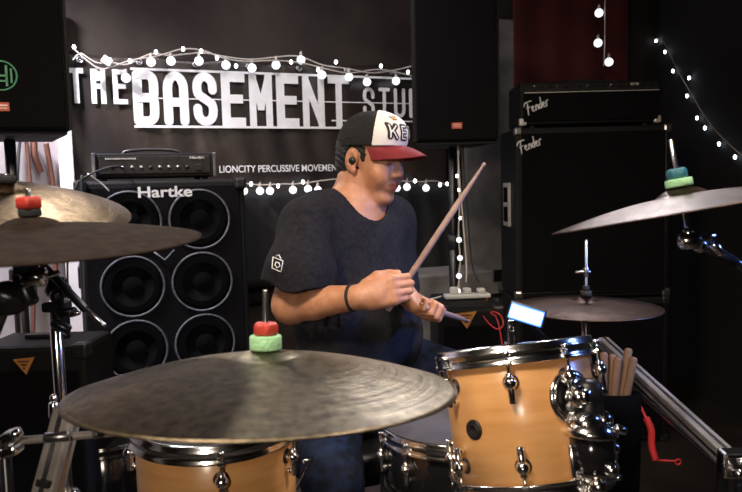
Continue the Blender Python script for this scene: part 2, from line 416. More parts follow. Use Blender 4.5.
# red cloth hanging over the right side of the back wall
mb = MB(); vs = []
xr0, _ = wl(508, 50); xr1, _ = wl(622, 50)
for j in range(11):
    for i in range(61):
        u, v = i / 60, j / 10
        vs.append(wallpt(.05 + .006 * math.sin(u * 21 + .5 * math.sin(v * 3)))(xr0 + (xr1 - xr0) * u, 1.2 + 1.38 * v))
mb.add(vs, [(j * 61 + i, j * 61 + i + 1, (j + 1) * 61 + i + 1, (j + 1) * 61 + i) for j in range(10) for i in range(60)], True)
rc = one(mb, 'red_curtain', M['red_drape'], 'dark maroon curtain hanging behind the guitar amplifier head', 'curtain')
rc.modifiers.new('s', 'SOLIDIFY').thickness = .004
# grey lit wall panel between the speaker pole and the guitar cabinet
mb = MB(); p0, _ = wl(462, 250); p1, _ = wl(512, 250); mb.box(wallpt(.03)((p0 + p1) / 2, 1.1), (p1 - p0, .05, 2.0), rz(TH), .006)
one(mb, 'wall_board', M['greywall'], 'grey upright board on the back wall between speaker pole and guitar cabinet', 'board')
mb = MB(); pz0, _ = wl(446.5, 250); mb.box(wallpt(.06)(pz0 + .012, 1.05), (.026, .02, 1.55), rz(TH), .004)
one(mb, 'white_batten', M['wallleft'], 'thin white upright batten at the right edge of the black banner', 'batten')

# ------------------------------------------------------------------ fairy lights
def string_lights(label, pts, bulbs, hot, P, name='string_lights', wr=.0035, br=.021, mat_=None, hotr=.008):
    """pts wire pixels, P maps (px,py)->world; every bulb hangs from the wire"""
    t = thing(name, label, 'string lights', P(*pts[0]))
    mb = MB(); mb.tube([P(*p) for p in pts], wr, 6, 2); mb.build('wire', mat_ or M['wirewhite'], t)
    for (x, y) in bulbs:
        c = P(x, y); mb = MB(); mb.ball(c, br, (0, 0, 1), 1.0, 14); 
        b = mb.build('bulb', M['bulb'], t, c)
        m2 = MB(); m2.cyl(c + Vector((0, 0, br * .8)), c + Vector((0, 0, br * 1.9)), br * .38, br * .3, 8); m2.tube([c + Vector((0, 0, br * 1.8)), P(x + .5, y - 9)], .0025, 5); so = m2.build('socket', M['wirewhite'], b); so.location = -c
    for (x, y) in hot:
        c = P(x, y); mb = MB(); mb.ball(c, hotr, (0, 0, 1), 1.3, 8); mb.build('led_bulb', M['bulbhot'], t, c)
    rel(t); return t
PW = lambda off: (lambda x, y: on_wall(x, y, off))
string_lights('white globe string lights draped along the top edge of the black banner',
    [(73, 60), (80, 52), (88, 58), (98, 64), (112, 62), (126, 66), (140, 58), (152, 53), (170, 56), (186, 54), (203, 52), (226, 57), (252, 60), (275, 57), (297, 55), (310, 60), (324, 66), (346, 68), (372, 74), (396, 70), (412, 66)],
    [(97, 76), (126, 78), (151, 62), (171, 61), (199, 61), (226, 65), (252, 68), (276, 65), (301, 60), (322, 75), (349, 77), (367, 82), (396, 81)],
    [(74, 47), (110, 60), (156, 52)], PW(.075))
string_lights('white string of small bright lights zigzagging just above the banner letters',
    [(73, 48), (86, 60), (100, 70), (112, 67), (130, 60), (160, 56), (182, 48), (205, 50), (220, 58), (248, 62), (270, 60), (300, 62), (330, 70), (350, 74), (380, 68), (412, 76)],
    [], [(130, 61), (183, 49), (201, 51), (217, 58), (236, 66), (291, 62), (318, 70), (336, 62), (381, 66), (408, 72)], PW(.095))
string_lights('lower row of white globe lights behind the drummer to the left of his neck',
    [(232, 180), (247, 184), (262, 185), (280, 184), (300, 184), (318, 181), (345, 178)],
    [(244, 191), (260, 191), (270, 191), (293, 190), (308, 189), (318, 190)], [(251, 184), (278, 186), (303, 182)], PW(.13), br=.019)
string_lights('lower row of white globe lights to the right of the drummer\'s face',
    [(380, 184), (392, 180), (404, 181), (420, 182), (436, 180), (448, 186)],
    [(397, 188), (407, 187), (426, 188)], [(389, 185), (415, 181), (440, 185), (447, 184)], PW(.13), br=.019)
def PF(Y): return lambda x, y: W(x, y, Y)
string_lights('pale fairy lights hanging down beside the black speaker pole',
    [(459, 148), (458, 175), (460, 205), (458, 235), (461, 262), (458, 290), (466, 298)],
    [(459, 240), (460, 258), (459, 276), (458, 291)], [(457, 176), (459, 190), (458, 204), (460, 218)], PF(3.02), br=.012, hotr=.006)
string_lights('short vertical string of white globe lights hanging before the maroon curtain',
    [(605, -40), (605, 10), (605, 40), (604, 66)], [(599, 13), (598, 43), (609, 62)], [], PF(3.75), br=.022)
def on_right(x, y):
    d = M3 @ Vector(((x - 371) / F, (246 - y) / F, -1)); return Vector((0, 0, CAMZ)) + d * ((cornerR.x - .02) / d.x)
string_lights('fairy lights drooping down the dark right wall',
    [(654, 38), (664, 40), (672, 60), (683, 80), (693, 97), (704, 116), (718, 134), (742, 156), (765, 170)], [],
    [(656, 41), (665, 52), (673, 71), (689, 78), (687, 96), (697, 118), (705, 128), (719, 144), (735, 157)],
    on_right, wr=.0022, mat_=M['wirewhite'])
# a small white plug and box on the top string
mb = MB(); mb.box(on_wall(107, 61, .1), (.045, .02, .035), rz(TH) @ Matrix.Rotation(.6, 3, 'Y'), .004)
one(mb, 'light_controller', M['offwhite'], 'small white control box on the lights above the word THE', 'control box')

# ------------------------------------------------------------------ bass cabinet and head
FX = BX; 
cabO = W(74, 180, 2.72); cabO.z = 0
RZ = rz(TH)
def cabpt(x, y, z): return cabO + BX * x - BN * y + Vector((0, 0, z))     # x along the face, y into the box
bc = thing('bass_cabinet', 'tall black bass speaker cabinet with eight ringed speakers and white maker name', 'speaker cabinet', cabpt(.32, .2, 0))
CW, CH, CD = .665, 1.24, .40
mb = MB(); mb.box(cabpt(CW / 2, CD / 2 + .012, CH / 2), (CW, CD - .02, CH), RZ, .012); mb.build('body', M['tolex'], bc)
mb = MB(); mb.box(cabpt(CW / 2, .012, CH / 2), (CW - .05, .016, CH - .05), RZ, .004); mb.build('grille', M['grille'], bc)
for row in range(4):
    for col_ in range(2):
        x = .195 + col_ * .275; z = CH - .165 - row * .26; c = cabpt(x, .002, z)
        mb = MB(); mb.ring(c, BN, .121, .0048, 48, 8, 1, .9); rg = mb.build('speaker_ring', M['ring'], bc)
        mb = MB(); mb.lathe([(.117, .001), (.10, .002), (.045, -.001), (.035, .004), (.0001, .010)], 36, c, BN); mb.build('speaker_cone', M['cone'], rg)
text('maker_name', 'Hartke', .060, cabpt(.335, -.016, CH - .050), BX, (0, 0, 1), M['white'], bc, width=.21, extrude=.003, bold=.0012)
mb = MB(); p = cabpt(.322, -.004, CH - .325)
mb.tube([p + BX * -.04 + Vector((0, 0, .035)), p, p + BX * .04 + Vector((0, 0, .04))], .004, 8); mb.build('emblem', M['ring'], bc)
for sx in (.02, CW - .02):
    for sz in (.02, CH - .02):
        mb = MB(); mb.box(cabpt(sx, .015, sz), (.05, .05, .05), RZ, .012); mb.build('corner_cap', M['blackplastic'], bc)
for sx in (-.004, CW + .004):
    mb = MB(); mb.box(cabpt(sx, .2, .85), (.012, .16, .09), RZ, .006); mb.build('handle', M['blackplastic'], bc)
rel(bc)
hd = thing('bass_amplifier', 'small black bass amplifier head with knobs on top of the bass cabinet', 'amplifier', cabpt(.28, .18, CH))
hx, hw, hh_ = .31, .485, .098
mb = MB(); mb.box(cabpt(hx, .20, CH + .012 + hh_ / 2), (hw, .30, hh_), RZ, .006); mb.build('body', M['tolex'], hd)
mb = MB(); mb.box(cabpt(hx, .046, CH + .012 + hh_ / 2 + .002), (hw - .05, .008, hh_ - .026), RZ, .002); fp = mb.build('front_panel', M['panel'], hd)
for i in range(9):
    c = cabpt(hx - .165 + i * .036, .04, CH + .052); mb = MB(); mb.cyl(c, c + BN * .014, .0085, .007, 12); mb.build('knob', M['steel'] if i % 4 else M['blackplastic'], hd)
mb = MB(); c = cabpt(hx + .17, .038, CH + .05); mb.box(c, (.028, .008, .026), RZ, .002); mb.build('switch', M['blackplastic'], hd)
mb = MB()
for i in range(14): mb.box(cabpt(hx - .19 + i * .0085, .0405, CH + .088), (.006, .002, .006), RZ)
mb.build('printed_strip', M['silverprint'], hd)
text('maker_name', 'Hartke', .014, cabpt(hx + .165, .040, CH + .090), BX, (0, 0, 1), M['silverprint'], hd, width=.06, extrude=.001, bold=.0006)
for sx in (-1, 1):
    mb = MB(); mb.box(cabpt(hx + sx * (hw / 2 - .006), .05, CH + .012 + hh_ / 2), (.014, .016, hh_ + .004), RZ, .003); mb.build('corner_cap', M['steel'], hd)
mb = MB(); mb.tube([cabpt(hx - .12, .2, CH + hh_ + .012), cabpt(hx - .11, .2, CH + hh_ + .03), cabpt(hx, .2, CH + hh_ + .036), cabpt(hx + .11, .2, CH + hh_ + .03), cabpt(hx + .12, .2, CH + hh_ + .012)], .007, 8, 1); mb.build('handle', M['blackplastic'], hd)
for sx in (-.2, .2):
    for sy in (.09, .31):
        mb = MB(); c = cabpt(hx + sx, sy, CH); mb.cyl(c, c + Vector((0, 0, .014)), .014, .012, 12); mb.build('foot', M['rubber'], hd)
rel(hd)
mb = MB(); mb.tube([cabpt(hx - .13, .038, CH + .052), cabpt(hx - .13, .0, CH + .05), cabpt(hx - .16, -.02, CH + .06), cabpt(hx - .25, -.02, CH + .03), cabpt(hx - .32, -.02, CH - .02), cabpt(-.05, -.02, .9), cabpt(-.05, -.02, .02)], .004, 8, 2)
one(mb, 'instrument_cable', M['rubber'], 'black instrument cable plugged into the small bass amplifier', 'cable')
mb = MB(); mb.tube([cabpt(.05, -.012, CH + .03), cabpt(.10, -.014, CH - .01), cabpt(.125, -.014, CH - .04)], .0035, 6, 1)
one(mb, 'cable_tie', M['offwhite'], 'short white tie hanging at the top left corner of the bass cabinet', 'cable tie')

# ------------------------------------------------------------------ guitar stack
SCRIPT = [[(-.02, -.12), (.10, .35), (.22, .88)], [(-.14, .66), (-.04, .92), (.22, .98), (.62, .96)], [(-.02, .46), (.36, .52)],
    [(.42, .24), (.60, .34), (.58, .52), (.46, .44), (.42, .18), (.52, .04), (.68, .14)], [(.74, .03), (.82, .50)], [(.78, .28), (.92, .52), (1.0, .40), (.96, .04)],
    [(1.28, .46), (1.14, .46), (1.07, .2), (1.15, .04), (1.26, .2)], [(1.25, .03), (1.40, 1.0)], [(1.40, .24), (1.58, .34), (1.56, .52), (1.44, .44), (1.40, .18), (1.50, .04), (1.64, .14)],
    [(1.70, .03), (1.78, .52)], [(1.75, .34), (1.86, .54), (1.98, .50)]]
def script_logo(px, py, Y, s, parent):
    o = W(px, py, Y); X = Vector((1, 0, .36)).normalized(); Yd = Vector((-.36, 0, 1)).normalized(); mb = MB()
    for st_ in SCRIPT: mb.tube([o + X * (x - .95) * s + Yd * (y - .45) * s for x, y in st_], s * .062, 6, 1)
    mb.build('maker_name', M['white'], parent)
GY = 3.1
gO = W(515, 130, GY); gw = W(672, 130, GY).x - gO.x; gz = W(590, 126, GY).z
def cab(z0, z1, label, logo, handle):
    t = thing('guitar_cabinet', label, 'speaker cabinet', (gO.x + gw / 2, GY + .18, z0))
    xc = gO.x + gw / 2; h = z1 - z0; zc = (z0 + z1) / 2
    mb = MB(); mb.box((xc, GY + .18, zc), (gw, .35, h), None, .012); mb.build('body', M['tolex'], t)
    mb = MB(); mb.box((xc, GY + .003, zc), (gw - .055, .014, h - .055), None, .003); mb.build('grille', M['grille'], t)
    mb = MB()
    for s in (-1, 1):
        mb.box((xc + s * (gw / 2 - .026), GY - .002, zc), (.004, .008, h - .05), None, .001)
        mb.box((xc, GY - .002, zc + s * (h / 2 - .026)), (gw - .05, .008, .004), None, .001)
    mb.build('piping', M['darkmetal'], t)
    for s in (-1, 1):
        for q in (-1, 1):
            mb = MB(); mb.box((xc + s * (gw / 2 - .016), GY + .016, zc + q * (h / 2 - .016)), (.04, .04, .04), None, .01); mb.build('corner_cap', M['steel'] if logo else M['blackplastic'], t)
    hp = MB(); hz = z1 - .34
    hp.box((gO.x - .004, GY + .17, hz), (.012, .13, .20), None, .002); pl = hp.build('handle', M['silverprint'], t)
    hs = MB(); hs.box((gO.x - .008, GY + .17, hz + .045), (.010, .085, .07), None, .003); hs.box((gO.x - .008, GY + .17, hz - .045), (.010, .085, .07), None, .003); hs.build('handle_recess', M['cone'], pl)
    if logo:
        script_logo(530, 144, GY - .004, .051, t)
    rel(t); return t
cab(gz - .76, gz, 'large black guitar speaker cabinet with slanted silver maker name, below the amplifier head', True, True)
cab(0.0, gz - .765, 'lower black guitar cabinet standing on the floor under the upper one', False, True)
gh = thing('guitar_amplifier', 'wide black guitar amplifier head with silver maker name on top of its cabinet', 'amplifier', (gO.x + gw / 2, GY + .15, gz))
z0 = gz + .012; z1 = W(522, 90, GY).z; xl_ = W(521, 100, GY).x; xr_ = W(663, 100, GY).x; xc = (xl_ + xr_) / 2; hw_ = xr_ - xl_
mb = MB(); mb.box((xc, GY + .15, (z0 + z1 + .035) / 2), (hw_, .26, z1 + .035 - z0), None, .01); mb.build('body', M['tolex'], gh)
mb = MB(); mb.box((xc, GY + .015, (z0 + z1) / 2), (hw_ - .03, .012, z1 - z0 - .03), None, .003); mb.build('grille', M['grille'], gh)
Rt = Matrix.Rotation(math.radians(-25), 3, 'X')
mb = MB(); mb.box((xc, GY + .018, z1 + .012), (hw_ - .03, .006, .042), Rt, .001); cp = mb.build('control_panel', M['panel'], gh)
for i in range(15):
    c = Vector((xl_ + .06 + i * .034 + (.03 if i > 4 else 0), GY + .014, z1 + .012)); d = Rt @ Vector((0, -1, 0)); mb = MB(); mb.cyl(c, c + d * .012, .007, .0055, 10); mb.build('knob', M['steel'] if i % 3 == 0 else M['blackplastic'], gh)
mb = MB(); mb.box((xc, GY + .006, z1 - .012), (hw_ - .03, .004, .003)); mb.build('piping', M['silverprint'], gh)
mb = MB(); mb.box((xr_ - .12, GY + .012, z1 + .016), (.035, .004, .012), Rt); mb.build('model_plate', M['silverprint'], gh)
script_logo(537, 105, GY + .004, .051, gh)
for s in (-1, 1):
    mb = MB(); mb.box((xc + s * (hw_ / 2 - .014), GY + .035, z0 + .014), (.034, .034, .034), None, .008); mb.build('corner_cap', M['silverprint'], gh)
mb = MB(); mb.tube([(xc - .1, GY + .17, z1 + .034), (xc - .09, GY + .17, z1 + .055), (xc + .09, GY + .17, z1 + .055), (xc + .1, GY + .17, z1 + .034)], .007, 8, 1); mb.build('handle', M['blackplastic'], gh)
for s in (-1, 1):
    for q in (.05, .25):
        mb = MB(); mb.cyl((xc + s * (hw_ / 2 - .06), GY + q, gz), (xc + s * (hw_ / 2 - .06), GY + q, gz + .014), .013, .012, 10); mb.build('foot', M['rubber'], gh)
rel(gh)

# ------------------------------------------------------------------ PA speakers on poles
def pa(px, pyb, Y, label, poleLabel, green, yaw=0.0, legr=.17):
    b = W(px, pyb, Y); w, d, h = .37, .36, .66
    t = thing('loudspeaker', label, 'loudspeaker', b, rz(yaw))
    mb = MB(); X, y, z = 0, 0, 0
    # trapezoid plan body
    vs = [(X + sx * (w / 2 if sy < 0 else w / 2 - .06), y + (0 if sy < 0 else d), z + (h if sz else 0)) for sz in (0, 1) for sx, sy in ((-1, -1), (1, -1), (1, 1), (-1, 1))]
    bm = bmesh.new(); bv = [bm.verts.new(v) for v in vs]
    for f in ((0, 3, 2, 1), (4, 5, 6, 7), (0, 1, 5, 4), (1, 2, 6, 5), (2, 3, 7, 6), (3, 0, 4, 7)): bm.faces.new([bv[i] for i in f])
    bmesh.ops.bevel(bm, geom=bm.edges[:], offset=.015, segments=3, affect='EDGES'); bm.verts.index_update()
    mb.add([v.co for v in bm.verts], [[v.index for v in f.verts] for f in bm.faces]); bm.free()
    mb.build('body', M['tolex'], t)
    mb = MB(); mb.box((X, y - .004, z + h / 2), (w - .035, .012, h - .035), None, .004); g = mb.build('grille', M['grille'], t)
    mb = MB(); c = Vector((X, y - .008, z + .075)); mb.box(c, (.045, .006, .026), None, .002); bd = mb.build('badge', M['badge'], t)
    mb = MB(); mb.box(c + Vector((0, -.001, .004)), (.034, .006, .003)); mb.box(c + Vector((0, -.001, -.004)), (.030, .006, .002)); mb.build('badge_print', M['silverprint'], bd)
    if green:
        c = Vector((.006, y - .012, W(4, 76, Y).z - b.z))
        mb = MB(); mb.ring(c, (0, -1, 0), .040, .0028, 40, 6)
        for s in (-1, 1): mb.box(c + Vector((s * .014, 0, 0)), (.006, .003, .058)); mb.box(c + Vector((s * .026, 0, .0)), (.005, .003, .04))
        mb.box(c, (.034, .003, .006)); mb.box(c + Vector((0, 0, -.015)), (.034, .003, .005)); mb.build('round_logo', M['greenlogo'], t)
    for s in (-1, 1):
        mb = MB(); mb.box((X + s * (w / 2 - .032), y + .2, z + h * .6), (.012, .12, .05), rz(-s * .16), .005); mb.build('handle', M['blackplastic'], t)
    q = b + rz(yaw) @ Vector((0, .18, 0)); X, y, z = q.x, q.y - .17, b.z
    st = thing('speaker_stand', poleLabel, 'stand', (X, y + .17, 0))
    c = Vector((X, y + .17, 0))
    mb = MB(); mb.cyl(c + Vector((0, 0, .55)), c + Vector((0, 0, z - .002)), .0165, n=16); mb.build('pole', M['darkmetal'], st)
    mb = MB(); mb.cyl(c + Vector((0, 0, .12)), c + Vector((0, 0, .95)), .021, n=16); mb.build('lower_tube', M['darkmetal'], st)
    mb = MB(); mb.cyl(c + Vector((0, 0, .90)), c + Vector((0, 0, .97)), .028, n=16); mb.cyl(c + Vector((0, 0, .935)), c + Vector((.05, -.02, .935)), .008); mb.build('collar', M['blackplastic'], st)
    for k in range(3):
        a = math.radians(30 + 120 * k); e = c + Vector((math.cos(a) * legr, math.sin(a) * legr, .015)); mb = MB()
        mb.tube([c + Vector((math.cos(a) * .03, math.sin(a) * .03, .62)), e], .011, 8); mb.tube([c + Vector((0, 0, .2)), c.lerp(e, .5) + Vector((0, 0, .31))], .007, 6); mb.ball(e, .015); mb.build('leg', M['darkmetal'], st)
    rel(st)
pa(3, 134, 2.0, 'black loudspeaker with a green round logo, high at the left edge', 'black stand under the green-logo loudspeaker at the left edge', True, math.radians(22), .13)
pa(457, 144, 2.95, 'black loudspeaker with small orange badge raised on a pole behind the drummer', 'black pole stand right of the banner carrying the loudspeaker', False)

# ------------------------------------------------------------------ floor monitors with triangle emblem
def monitor(px0, px1, pyt, Y, tri, label, zb=0.0, dep=.36):
    a = W(px0, pyt, Y); b = W(px1, pyt, Y); w = b.x - a.x; xc = (a.x + b.x) / 2; zt = a.z
    t = thing('keyboard_amplifier', label, 'amplifier', (xc, Y + .2, zb)); h = zt - zb
    mb = MB(); mb.box((xc, Y + .01 + dep / 2, zb + h / 2), (w, dep, h), None, .014); mb.build('body', M['tolex'], t)
    mb = MB(); mb.box((xc, Y + .014, zb + h / 2 - .02), (w - .04, .014, h - .09), None, .004); mb.build('grille', M['grille'], t)
    mb = MB(); mb.box((xc, Y + .02 + dep / 2, zt + .006), (w * .4, .03, .014), None, .005); mb.build('handle', M['blackplastic'], t)
    for s in (-1, 1):
        mb = MB(); mb.box((xc + s * (w / 2 - .018), Y + .03, zt - .018), (.045, .045, .045), None, .01); mb.build('corner_cap', M['blackplastic'], t)
    c = W(*tri, Y); c.y = Y + .004; s = .034 * (Y / 2.2)
    mb = MB(); vs = [c + Vector((-s, 0, s * .62)), c + Vector((s, 0, s * .80)), c + Vector((.004, 0, -s * .85))]
    mb.add(vs + [v + Vector((0, -.004, 0)) for v in vs], [(0, 1, 2), (3, 5, 4), (0, 3, 4, 1), (1, 4, 5, 2), (2, 5, 3, 0)]); e = mb.build('triangle_emblem', M['orange'], t)
    mb = MB(); mb.box(c + Vector((0, -.005, s * .45)), (s * 1.1, .002, s * .12)); mb.box(c + Vector((0, -.005, s * .12)), (s * .5, .002, s * .16)); mb.box(c + Vector((0, -.005, -s * .2)), (s * .22, .002, s * .14)); mb.build('emblem_print', M['brown'], e)
    rel(t)
monitor(-30, 84, 349, 1.80, (24, 366), 'black amplifier with orange triangle emblem at the left edge of the photo', 0, .2)
monitor(438, 505, 309, 2.50, (466, 320), 'black amplifier with a triangle emblem behind the drummer\'s far hand')
# white power strip lying on the second amplifier
ps = thing('power_strip', 'white power strip with plugs lying on the black amplifier right of the drummer', 'power strip', W(466, 303, 2.66))
pc = W(467, 300, 2.70); pc.z = W(466, 306, 2.55).z + .014
mb = MB(); mb.box(pc, (.18, .05, .018), rz(.1), .006); mb.build('body', M['offwhite'], ps)
for dx, dz, hh in ((-.05, .018, .026), (.0, .016, .022), (.055, .015, .02)):
    mb = MB(); mb.box(pc + Vector((dx, 0, dz + .004)), (.03, .035, hh), rz(.1), .006); mb.build('plug', M['offwhite'], ps)
mb = MB(); mb.tube([pc + Vector((-.1, 0, 0)), pc + Vector((-.13, -.02, -.005)), pc + Vector((-.17, -.02, -.01))], .004, 6); mb.build('cord', M['offwhite'], ps)
rel(ps)
for k, (x, y) in enumerate(((463, 'pale cable rising from the power strip beside the fairy lights'), (468, 'dark cable rising from the power strip to the loudspeaker pole'))):
    mb = MB(); mb.tube([pc + Vector((.0 + .05 * k, .02, .05)), W(x + 4, 270, 2.9), W(x, 220, 2.95), W(x - 5, 160, 3.0), W(x - 5, 140, 3.05)], .0035, 6, 2)
    one(mb, 'hanging_cable', M['wirewhite'] if k == 0 else M['rubber'], y, 'cable')

# cords against the pale left wall
def on_left(px, py, off=.012):
    a = Vector((-2.25, 1.3, 0)); d = Vector((cornerL.x + 2.25, cornerL.y - 1.3, 0)).normalized(); n = Vector((d.y, -d.x, 0))
    r = M3 @ Vector(((px - 371) / F, (246 - py) / F, -1)); o = Vector((0, 0, CAMZ)); k = (a + n * off - o).dot(n) / r.dot(n); return o + r * k
for pts, r, m, lb in (([(21, 130), (18, 160), (17, 190), (22, 260), (20, 330)], .007, M['rubber'], 'thin black cord hanging on the pale left wall, nearest the frame edge'),
                   ([(25, 130), (29, 165), (31, 200), (34, 300), (33, 340)], .008, M['brown'], 'thin brown cord hanging on the pale left wall beside the black cord'),
                   ([(34, 140), (34, 155), (38, 165), (41, 172)], .015, M['brown'], 'short thick brown strap hooked on the pale left wall'),
                   ([(46, 143), (50, 165), (54, 190), (55, 260), (58, 330)], .012, M['brown'], 'long brown cord hanging on the pale left wall, nearest the corner'),
                   ([(82, 175), (84, 250), (85, 300), (87, 340), (90, 380)], .006, M['rubber'], 'black cable trailing down beside the bass cabinet')):
    mb = MB(); mb.tube([on_left(*p, .02) if pts[0][0] < 80 else W(*p, 2.69) for p in pts], r, 8, 2); one(mb, 'cord', m, lb, 'cord')

# ------------------------------------------------------------------ cymbals and stands
def tilt(left=0, away=0, spin=0):
    """left: degrees the top leans to -X, away: degrees it leans to +Y"""
    return Matrix.Rotation(math.radians(-left), 3, 'Y') @ Matrix.Rotation(math.radians(-away), 3, 'X') @ rz(math.radians(spin))
def cymbal(center, R, rot, hb, bh, m, name, label, group=None):
    rb = .19 * R; th = .0014; top = []
    for i in range(9):
        r = .006 + (rb - .006) * i / 8; top.append((r, hb + bh * (1 - (r / rb) ** 2.4)))
    for i in range(1, 29):
        t = i / 28; r = rb + (R - rb) * t; top.append((r, hb * (1 - t ** 1.55)))
    bot = [(r, z - th) for r, z in top]
    mb = MB(); mb.lathe(top + bot[::-1], 96, closed=True)
    o = mb.build(name, m); o.location = center; o.rotation_euler = rot.to_euler()
    tag(o, label, 'cymbal', group); o['_h'] = hb + bh; del o['_h']
    return o
def loc(center, rot, x, y, z): return Vector(center) + rot @ Vector((x, y, z))
def wingnut(st, c, rot, h, felt, nut, rodlen=.04, fr=.020, fh=.016):
    mb = MB(); mb.lathe([(.004, 0), (fr * .97, 0), (fr, .002), (fr, fh - .002), (fr * .95, fh), (.004, fh)], 28, loc(c, rot, 0, 0, h + .0005), rot @ Vector((0, 0, 1)), closed=True); mb.build('felt', felt, st)
    x, y, z = frame(rot @ Vector((0, 0, 1))); b = loc(c, rot, 0, 0, h + fh + .001); mb = MB(); n = 36; vs = []; prof = [(.85, 0), (1, .002), (1, .013), (.82, .017)]
    for q, (k, hh) in enumerate(prof):
        for i in range(n):
            a = 2 * PI * i / n; r = .0155 * k * (1 + .10 * math.cos(a * 5)); vs.append(b + x * r * math.cos(a) + y * r * math.sin(a) + z * hh)
    mb.add(vs, [(i + j * n, (i + 1) % n + j * n, (i + 1) % n + (j + 1) * n, i + (j + 1) * n) for j in range(3) for i in range(n)] + [tuple(range(n)), tuple(3 * n + i for i in range(n))], True)
    mb.build('wing_nut', nut, st)
    mb = MB(); mb.cyl(loc(c, rot, 0, 0, -.05), loc(c, rot, 0, 0, h + fh + .017 + rodlen), .0036, n=10); mb.build('threaded_rod', M['chrome'], st)
def tilter(st, c, rot, armend):
    mb = MB(); b = loc(c, rot, 0, 0, -.05); mb.cyl(loc(c, rot, 0, 0, -.028), b, .0075, n=12); mb.cyl(b - Vector((.016, 0, 0)), b + Vector((.016, 0, 0)), .014, n=16); mb.cyl(b + Vector((.012, 0, 0)), b + Vector((.035, 0, .006)), .004); mb.build('tilter', M['chrome'], st)
    mb = MB(); mb.cyl(b, armend, .0065, n=10); mb.build('boom_arm', M['chrome'], st)
def tripod(st, x, y, ztop, legr=.3, m='chrome', a0=20, r=.0125):
    mb = MB(); mb.cyl((x, y, .10), (x, y, ztop * .55), r * 1.15, n=14); mb.cyl((x, y, ztop * .5), (x, y, ztop), r * .85, n=14); mb.build('pole', M[m], st)
    mb = MB(); mb.cyl((x, y, ztop * .52), (x, y, ztop * .58), r * 1.8, n=14); mb.cyl((x, y, ztop * .55), (x + .045, y - .02, ztop * .55), .006); mb.build('height_clamp', M[m], st)
    for k in range(3):
        a = math.radians(a0 + 120 * k); e = Vector((x + math.cos(a) * legr, y + math.sin(a) * legr, .014)); s_ = Vector((x, y, .42))
        mb = MB(); mb.tube([s_, s_.lerp(e, .5), e], .008, 8); mb.tube([Vector((x, y, .16)), s_.lerp(e, .55)], .005, 6); lg = mb.build('leg', M[m], st)
        mb = MB(); mb.ball(e, .014); mb.build('rubber_foot', M['rubber'], lg)

# front ride cymbal
fc = W(266, 389, .925); fR = tilt(-1.0, 5.0)
cymbal(fc, .257, fR, .043, .010, M['bronze'], 'ride_cymbal', 'huge aged bronze cymbal in the foreground with green felt and red nut')
st = thing('cymbal_stand', 'chrome boom stand holding the huge foreground cymbal, behind the left wood drum', 'cymbal stand', (-.26, 1.50, 0))
wingnut(st, fc, fR, .053, M['greenfelt'], M['redplastic'], .045, .0215, .019)
sp = Vector((-.26, 1.50, 0)); arm_end = sp + Vector((0, 0, .77)); tilter(st, fc, fR, arm_end)
tripod(st, sp.x, sp.y, .78, .14, a0=60)
mb = MB(); mb.cyl(arm_end + Vector((-.025, 0, 0)), arm_end + Vector((.025, 0, 0)), .02, n=16); mb.cyl(arm_end + Vector((.02, 0, 0)), arm_end + Vector((.06, 0, .02)), .005); mb.build('boom_clamp', M['chrome'], st)
mb = MB(); mb.tube([W(303, 462, 1.36), W(312, 458, 1.38), W(297, 488, 1.40), Vector((-.245, 1.49, .56))], .004, 6); mb.build('wire_bracket', M['chrome'], st)
rel(st)

# right crash
rc_ = W(684, 211, 1.15); rR = tilt(8.6, 6.0)
cymbal(rc_, .214, rR, .026, .014, M['bronzered'], 'crash_cymbal', 'reddish bronze cymbal seen edge-on at the right edge with green felt and teal nut')
st = thing('cymbal_stand', 'chrome boom stand with clamps under the edge-on cymbal at the right', 'cymbal stand', (.78, 1.35, 0))
wingnut(st, rc_, rR, .040, M['greenfelt'], M['bluepl'], .05, .0215, .013)
ae = W(735, 262, 1.3); tilter(st, rc_, rR, ae)
mb = MB(); c = W(694, 240, 1.16); d = W(714, 236, 1.17); mb.cyl(c, d, .008); mb.ball(W(700, 246, 1.16), .012); mb.cyl(W(712, 243, 1.16), W(722, 254, 1.16), .007); mb.box(W(690, 239, 1.16), (.016, .016, .01), None, .003); mb.build('clamp', M['chrome'], st)
mb = MB(); e2 = Vector((.93, 1.45, .9)); mb.cyl(ae, e2, .008); mb.cyl(W(686, 232, 1.17), ae, .009); mb.build('boom_tube', M['darkmetal'], st)
tripod(st, e2.x, e2.y, .92, .28, 'darkmetal'); rel(st)

# hi-hat style cymbal on the drummer's far side
hc = W(586, 307, 1.66); hR = tilt(-.5, 0)
cymbal(hc, .175, hR, .016, .010, M['bronzered'], 'small_cymbal', 'thin brown cymbal on a tall threaded rod, right of the blue light')
st = thing('cymbal_stand', 'slim stand whose rod pokes high above the small brown cymbal', 'cymbal stand', (hc.x, hc.y, 0))
mb = MB(); mb.cyl((hc.x, hc.y, .6), (hc.x, hc.y, W(583, 240, 1.66).z), .0033, n=10); mb.build('threaded_rod', M['steel'], st)
mb = MB(); k = W(583, 272, 1.66); mb.cyl(k - Vector((.018, 0, 0)), k + Vector((.018, 0, 0)), .003); mb.cyl((hc.x, hc.y, k.z - .012), (hc.x, hc.y, k.z + .012), .006, n=10); mb.build('clutch', M['steel'], st)
mb = MB(); mb.lathe([(.004, 0), (.013, 0), (.013, .012), (.004, .012)], 20, (hc.x, hc.y, hc.z + .0265), closed=True); mb.cyl((hc.x, hc.y, hc.z + .040), (hc.x, hc.y, hc.z + .052), .008); mb.build('felt', M['rubber'], st)
tripod(st, hc.x, hc.y, hc.z - .03, .15, a0=-30); mb = MB(); mb.cyl((hc.x, hc.y, hc.z - .035), (hc.x, hc.y, hc.z + .014), .011); mb.build('seat_cup', M['chrome'], st)
rel(st)

